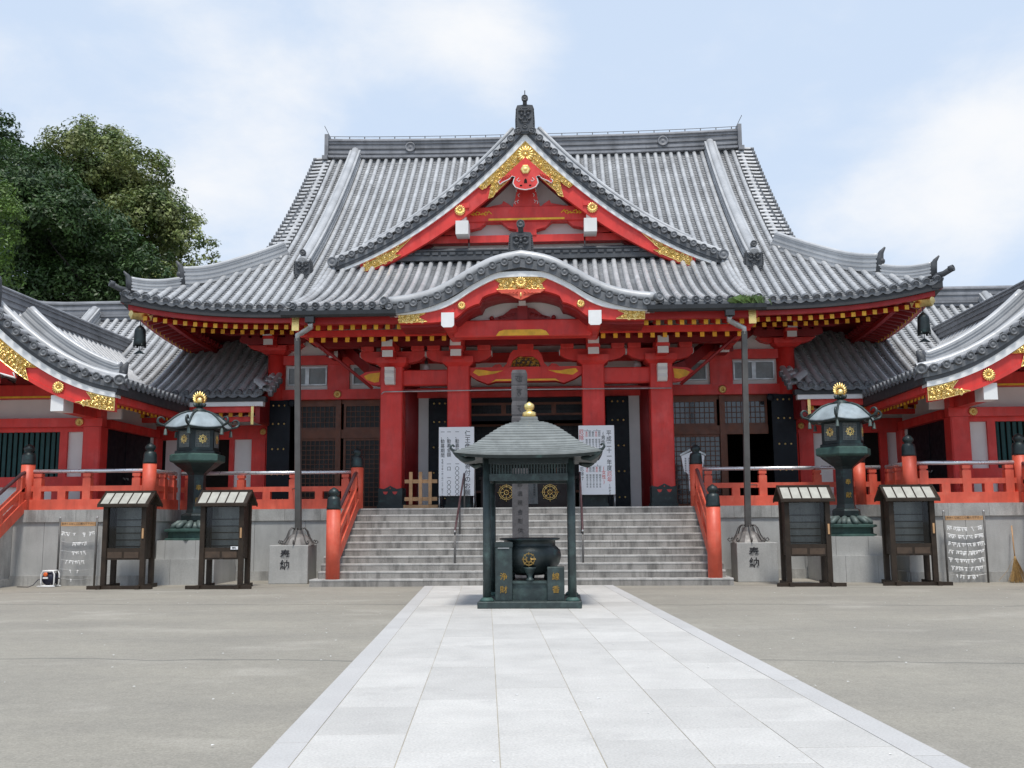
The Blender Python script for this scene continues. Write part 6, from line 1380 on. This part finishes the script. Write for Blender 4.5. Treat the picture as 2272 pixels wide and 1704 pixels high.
# wind bells under the eave corners
for s, lab in ((-1, 'dark bronze wind bell hanging under the left eave corner'), (1, 'dark bronze wind bell hanging under the right eave corner')):
    r_ = thing('wind_bell', lab, 'bell', (C + s * 10.66, 26.62, 7.06)); b = MB(); b.tube([(0, 0, .02), (0, 0, -.18)], .014, 5); b.build('hook', 'bronzedark', r_)
    b = MB(); b.lathe([(.02, -.12), (.09, -.17), (.14, -.24), (.15, -.30), (.16, -.55), (.175, -.66), (.16, -.69), (.13, -.66), (.12, -.3), (.02, -.22)], n=16); b.build('bell', 'bronzedark', r_)
    for k in range(4): a = PI / 4 + PI / 2 * k; b = MB(); b.tube([(.15 * math.cos(a), .15 * math.sin(a), -.66), (.16 * math.cos(a), .16 * math.sin(a), -.74)], .03, 6); b.build('lip_tab', 'bronzedark', r_)
    b = MB(); b.tube([(0, 0, -.5), (0, 0, -.82)], .010, 5); b.plate([(-.17, -.93), (0, -.82), (.17, -.93), (.08, -.93), (0, -.90), (-.08, -.93)], -.01, .01); b.build('clapper', 'bronzedark', r_)

# ------------------------------------------------------------------ fortune slip racks, cable reel, broom
def rack(x, y, lab, rows, wood, full, seed):
    rn = random.Random(seed); r_ = thing('fortune_slip_rack', lab, 'rack', (x, y, 0)); hw = .46; H = 1.64
    for s in (-1, 1): b = MB(); b.tube([(s * hw, 0, 0), (s * hw, 0, H)], .025, 8); b.build('post', wood, r_); b = MB(); b.sphere((s * hw, 0, H), .03, 8); b.build('post_cap', 'zinc', r_)
    b = MB(); b.box(-hw + .03, hw - .03, -.015, .015, 1.44, 1.54); so_ = b.build('title_board', 'palewood', r_); text('おみくじはここに結んで下さい', .058, 'ink', so_, (0, -.017, 1.525), ext=.001)
    for i in range(rows):
        z = 1.30 - i * (1.12 / max(1, rows - 1)) * .98; q = .045; b = MB()
        b.tube([(-hw + .9 * hw * 2 * k / 12 + .05, 0, z - q * math.sin(PI * k / 12)) for k in range(13)], .004, 4); b.build('string', 'zinc', r_)
        p = MB(); n = int(full[i] * 34)
        for k in range(n):
            u = rn.random() if full[i] > .5 else rn.triangular(.15, .85, .5); x0 = -hw + .06 + u * (2 * hw - .12); z0 = z - q * math.sin(PI * u); L = rn.uniform(.03, .085); t = rn.uniform(-.6, .6); w_ = .008
            p.add([(x0 - w_, -.012, z0 + .012), (x0 + w_, -.014, z0 + .014), (x0 + w_ + t * L, -.022, z0 - L), (x0 - w_ + t * L, -.02, z0 - L)], [(0, 1, 2, 3)])
            p.tube([(x0 - .02, -.014, z0 + rn.uniform(-.01, .01)), (x0 + .02, -.012, z0 + rn.uniform(-.01, .01))], .010, 4)
        if n: tag(p.build('knotted_slips', 'paper', r_), kind='stuff')
rack(-11.72, 23.95, 'rack of knotted fortune slips with sparse rows, left side', 6, 'greypipe', [.55, .45, .25, .3, .06, .03], 3)
rack(9.42, 23.95, 'rack crowded with knotted white fortune slips, right side', 7, 'greypipe', [1, 1, .95, .9, .85, .6, .45], 4)
cr_ = thing('cable_reel', 'white framed reel of dark extension cable on the ground at far left', 'cable reel', (-12.25, 23.75, 0))
for sx in (-1, 1):
    b = MB(); pts = [(-.15, .03), (-.16, .12), (-.16, .30), (-.12, .38), (.12, .38), (.16, .30), (.16, .12), (.15, .03), (-.15, .03)]; b.tube([(x, sx * .12, z) for x, z in pts], .018, 7); b.build('frame', 'whitepaint', cr_)
b = MB(); b.tube([(-.24, -.14, .02), (.2, -.14, .02)], .018, 6); b.tube([(-.24, .14, .02), (.2, .14, .02)], .018, 6); b.tube([(-.12, -.12, .38), (-.12, .12, .38)], .018, 6); b.tube([(.12, -.12, .38), (.12, .12, .38)], .018, 6); b.build('feet', 'whitepaint', cr_)
b = MB(); b.lathe([(.02, -.10), (.15, -.10), (.15, -.09), (.12, -.085), (.12, .085), (.15, .09), (.15, .10), (.02, .10)], (0, 0, .20), 20, ax='y'); 
for k in range(9): b.tube([(.125 * math.cos(q * PI / 10), -.08 + .02 * k, .20 + .125 * math.sin(q * PI / 10)) for q in range(21)], .011, 5)
b.build('drum', 'navy', cr_)
b = MB(); b.lathe([(.05, 0), (.05, .03), (.02, .03)], (-.05, -.115, .30), 14, ax='y'); b.build('socket', 'orange', cr_); b = MB(); b.box(-.10, .02, -.16, -.13, .20, .24); b.build('plug', 'whitepaint', cr_)
b = MB(); b.tube([(.16, 0, .20), (.24, -.02, .20), (.24, -.08, .22)], .012, 6); b.build('crank', 'greypipe', cr_); b = MB(); b.tube([(-.14, -.05, .2), (-.25, -.1, .17), (-.33, -.15, .05), (-.42, -.2, .012), (-.75, -.1, .012)], .010, 6); b.build('cable', 'navy', cr_)
bm_ = thing('broom', 'straw broom leaning against the platform wall at far right', 'broom', (10.50, 23.85, 0)); b = MB(); b.tube([(.06, .25, 1.30), (.0, .06, .52)], .014, 7); b.build('handle', 'palewood', bm_)
b = MB(); rnd = random.Random(5)
for k in range(140):
    a = rnd.gauss(0, .085); q = rnd.gauss(0, .03); b.tube([(a * .15, .06 + q * .2, .54), (a * .6, .03 + q, .28), (a * 1.3 - .02, -.02 + q, rnd.uniform(.0, .05))], .004, 3)
b.lathe([(.025, .48), (.035, .52), (.02, .60)], (.0, .06, 0), 10); b.build('bristles', 'straw', bm_)
# ------------------------------------------------------------------ trees
def leaf_mat(name, c, c2, var=.35):
    m = mat(name, c, .5, 0, var, .7, col2=c2, c2=(.42, .62), c2scale=.9, island=.35, spec=.5)
    t = m.node_tree; b = t.nodes['Principled BSDF']; o = [n for n in t.nodes if n.type == 'OUTPUT_MATERIAL'][0]
    tr = N(t, 'ShaderNodeBsdfTranslucent'); ms = N(t, 'ShaderNodeMixShader'); ms.inputs[0].default_value = .18
    src = b.inputs['Base Color'].links[0].from_socket; t.links.new(src, tr.inputs[0]); t.links.new(b.outputs[0], ms.inputs[1]); t.links.new(tr.outputs[0], ms.inputs[2]); t.links.new(ms.outputs[0], o.inputs[0]); return m
def pixel(xd, yd, Y):                              # point at depth Y on the sight line of a spot in the photo
    d = _r * ((xd * 1.02712 - 1136) / FPX) - _u * ((yd * 1.02712 - 852) / FPX) + _f; t = Y / d.y; return (d.x * t, Y, EYE + d.z * t)
def crown_mesh(clumps, leaf, dens, seed, flat=.75):
    rg = np.random.default_rng(seed); Vs = []; n_ = 0
    for (cx, cy, cz, r) in clumps:
        # each clump is a cloud of small sprays round its own centre
        ns = max(8, int(14 * (r / 1.0) ** 2)); dirs = rg.normal(size=(ns, 3)); dirs /= np.linalg.norm(dirs, axis=1)[:, None]; dirs[:, 2] = np.where(dirs[:, 2] < -.4, -dirs[:, 2], dirs[:, 2])
        sub = np.array((cx, cy, cz)) + dirs * (r * rg.uniform(.55, 1.0, (ns, 1))) * np.array((1, 1, flat))
        sr = r * rg.uniform(.22, .42, ns)
        for p, q, dr in zip(sub, sr, dirs):
            k = int(dens * q * q / (leaf * leaf) * 2.2) + 12
            d = rg.normal(size=(k, 3)); d /= np.linalg.norm(d, axis=1)[:, None]; rad = q * rg.uniform(.55, 1.0, (k, 1)); c = p + d * rad * np.array((1, 1, .8))
            nrm = d * .6 + dr * .5 + np.array((0, 0, .5)) + rg.normal(size=(k, 3)) * .45; nrm /= np.linalg.norm(nrm, axis=1)[:, None]
            a = np.cross(nrm, rg.normal(size=(k, 3))); a /= np.maximum(1e-6, np.linalg.norm(a, axis=1))[:, None]; b = np.cross(nrm, a); s = leaf * rg.uniform(.6, 1.3, (k, 1))
            quad = np.stack([c - a * s, c - b * s * .42 + nrm * s * .1, c + a * s, c + b * s * .42 + nrm * s * .1], 1); Vs.append(quad.reshape(-1, 3))
    v = np.concatenate(Vs); n = len(v) // 4
    me = bpy.data.meshes.new('crown'); me.vertices.add(len(v)); me.vertices.foreach_set('co', v.ravel()); me.loops.add(n * 4); me.loops.foreach_set('vertex_index', np.arange(n * 4)); me.polygons.add(n); me.polygons.foreach_set('loop_start', np.arange(n) * 4); me.polygons.foreach_set('loop_total', np.full(n, 4)); me.update(); return me
def tree(label, base, clumps, m, leaf, dens, seed, group='trees behind the left side hall', hub=None):
    root = thing('broadleaf_tree', label, 'tree', base, 0, group)
    cl = [(x - base[0], y - base[1], z - base[2], r) for x, y, z, r in clumps]
    me = crown_mesh(cl, leaf, dens, seed); me.materials.append(m); o = bpy.data.objects.new('crown', me); COL.objects.link(o); o.parent = root
    zl = min(c[2] for c in cl); ctr = (sum(c[0] for c in cl) / len(cl), sum(c[1] for c in cl) / len(cl)); hub = (ctr[0] * .25, ctr[1] * .6, max(2.0, zl - .5))
    t = MB(); t.tube([(0, 0, -.1), (.1, 0, 1.5), hub, (hub[0] * .6 + ctr[0] * .4, ctr[1], hub[2] + 2.0)], [.55, .42, .28, .08], 10); t.build('trunk', 'bark', root)
    rn = random.Random(seed)
    for i, c in enumerate(cl):
        if i % 3 == 0:
            b = MB(); mid_ = ((hub[0] + c[0]) / 2 + rn.uniform(-.4, .4), (hub[1] + c[1]) / 2, (hub[2] + c[2]) / 2 - .3); b.tube([hub, mid_, (mid_[0] * .4 + c[0] * .6, mid_[1] * .4 + c[1] * .6, mid_[2] * .4 + c[2] * .6)], [.08, .05, .02], 6); b.build('limb', 'bark', root)
    return root
M['leafA'] = leaf_mat('flowering chinquapin leaf', (.070, .115, .022), (.27, .30, .10)); M['leafB'] = leaf_mat('dark camphor leaf', (.030, .066, .016), (.060, .115, .028)); M['leafC'] = leaf_mat('fresh light leaf', (.085, .16, .022), (.12, .20, .035))
def cl(pts, Y, k, spread, seed, dy=0):
    rn = random.Random(seed); o = []
    for x, y, r in pts:
        y += dy
        X, Y_, Z = pixel(x, y, Y + rn.uniform(-spread, spread)); o.append((X, Y_, Z, r * k * 1.28 * Y / 2150.0))
    return o
big = [(150, 300, 55), (205, 292, 60), (250, 325, 60), (300, 350, 55), (120, 350, 60), (190, 365, 70), (265, 400, 70), (325, 410, 55), (350, 455, 55), (290, 470, 70), (210, 440, 75), (140, 430, 70), (365, 505, 50), (400, 495, 42), (330, 530, 60), (395, 545, 42), (455, 520, 26), (470, 545, 20), (445, 575, 24), (410, 590, 38), (360, 590, 50), (260, 540, 70), (425, 470, 26), (300, 610, 60), (230, 620, 70), (440, 610, 20), (330, 450, 60), (390, 610, 50), (340, 640, 60), (270, 660, 70), (420, 640, 30), (290, 580, 70), (170, 560, 80)]
tree('large rounded tree with pale flowering top, tallest behind the left corridor', (-19.5, 49, 0), cl(big, 49, 1.0, 2.4, 1, 20), M['leafA'], .11, 1.0, 11)
dark = [(60, 380, 70), (120, 420, 60), (170, 470, 60), (60, 460, 75), (110, 520, 70), (190, 540, 60), (250, 510, 50), (280, 560, 55), (60, 560, 75), (140, 600, 65), (220, 610, 60), (310, 600, 50), (20, 620, 70), (90, 640, 60), (340, 575, 36), (265, 625, 50), (160, 655, 60), (240, 490, 40), (330, 635, 40), (20, 350, 50), (50, 420, 60), (90, 500, 80), (150, 640, 80), (250, 660, 70), (40, 680, 80), (100, 590, 80), (210, 590, 60), (330, 660, 50)]
tree('dense dark green tree in front of the flowering one', (-18.5, 42, 0), cl(dark, 42, 1.0, 2.0, 2), M['leafB'], .105, 1.1, 12)
lt_ = [(5, 265, 26), (-15, 300, 45), (20, 300, 28), (10, 340, 50), (-30, 370, 70), (40, 350, 34), (-40, 260, 40), (-60, 440, 80)]
tree('dark tree at the left frame edge with a twig reaching up', (-29, 45, 0), cl(lt_, 45, 1.0, 1.2, 3), M['leafB'], .11, .9, 13)
le_ = [(5, 425, 34), (15, 470, 36), (5, 510, 34), (-30, 450, 55), (-25, 520, 55), (-40, 590, 60), (22, 445, 22), (-60, 400, 50)]
tree('bright fresh green tree cut off by the left frame edge', (-24.5, 37, 0), cl(le_, 37, 1.0, .8, 4), M['leafC'], .085, 1.0, 14)
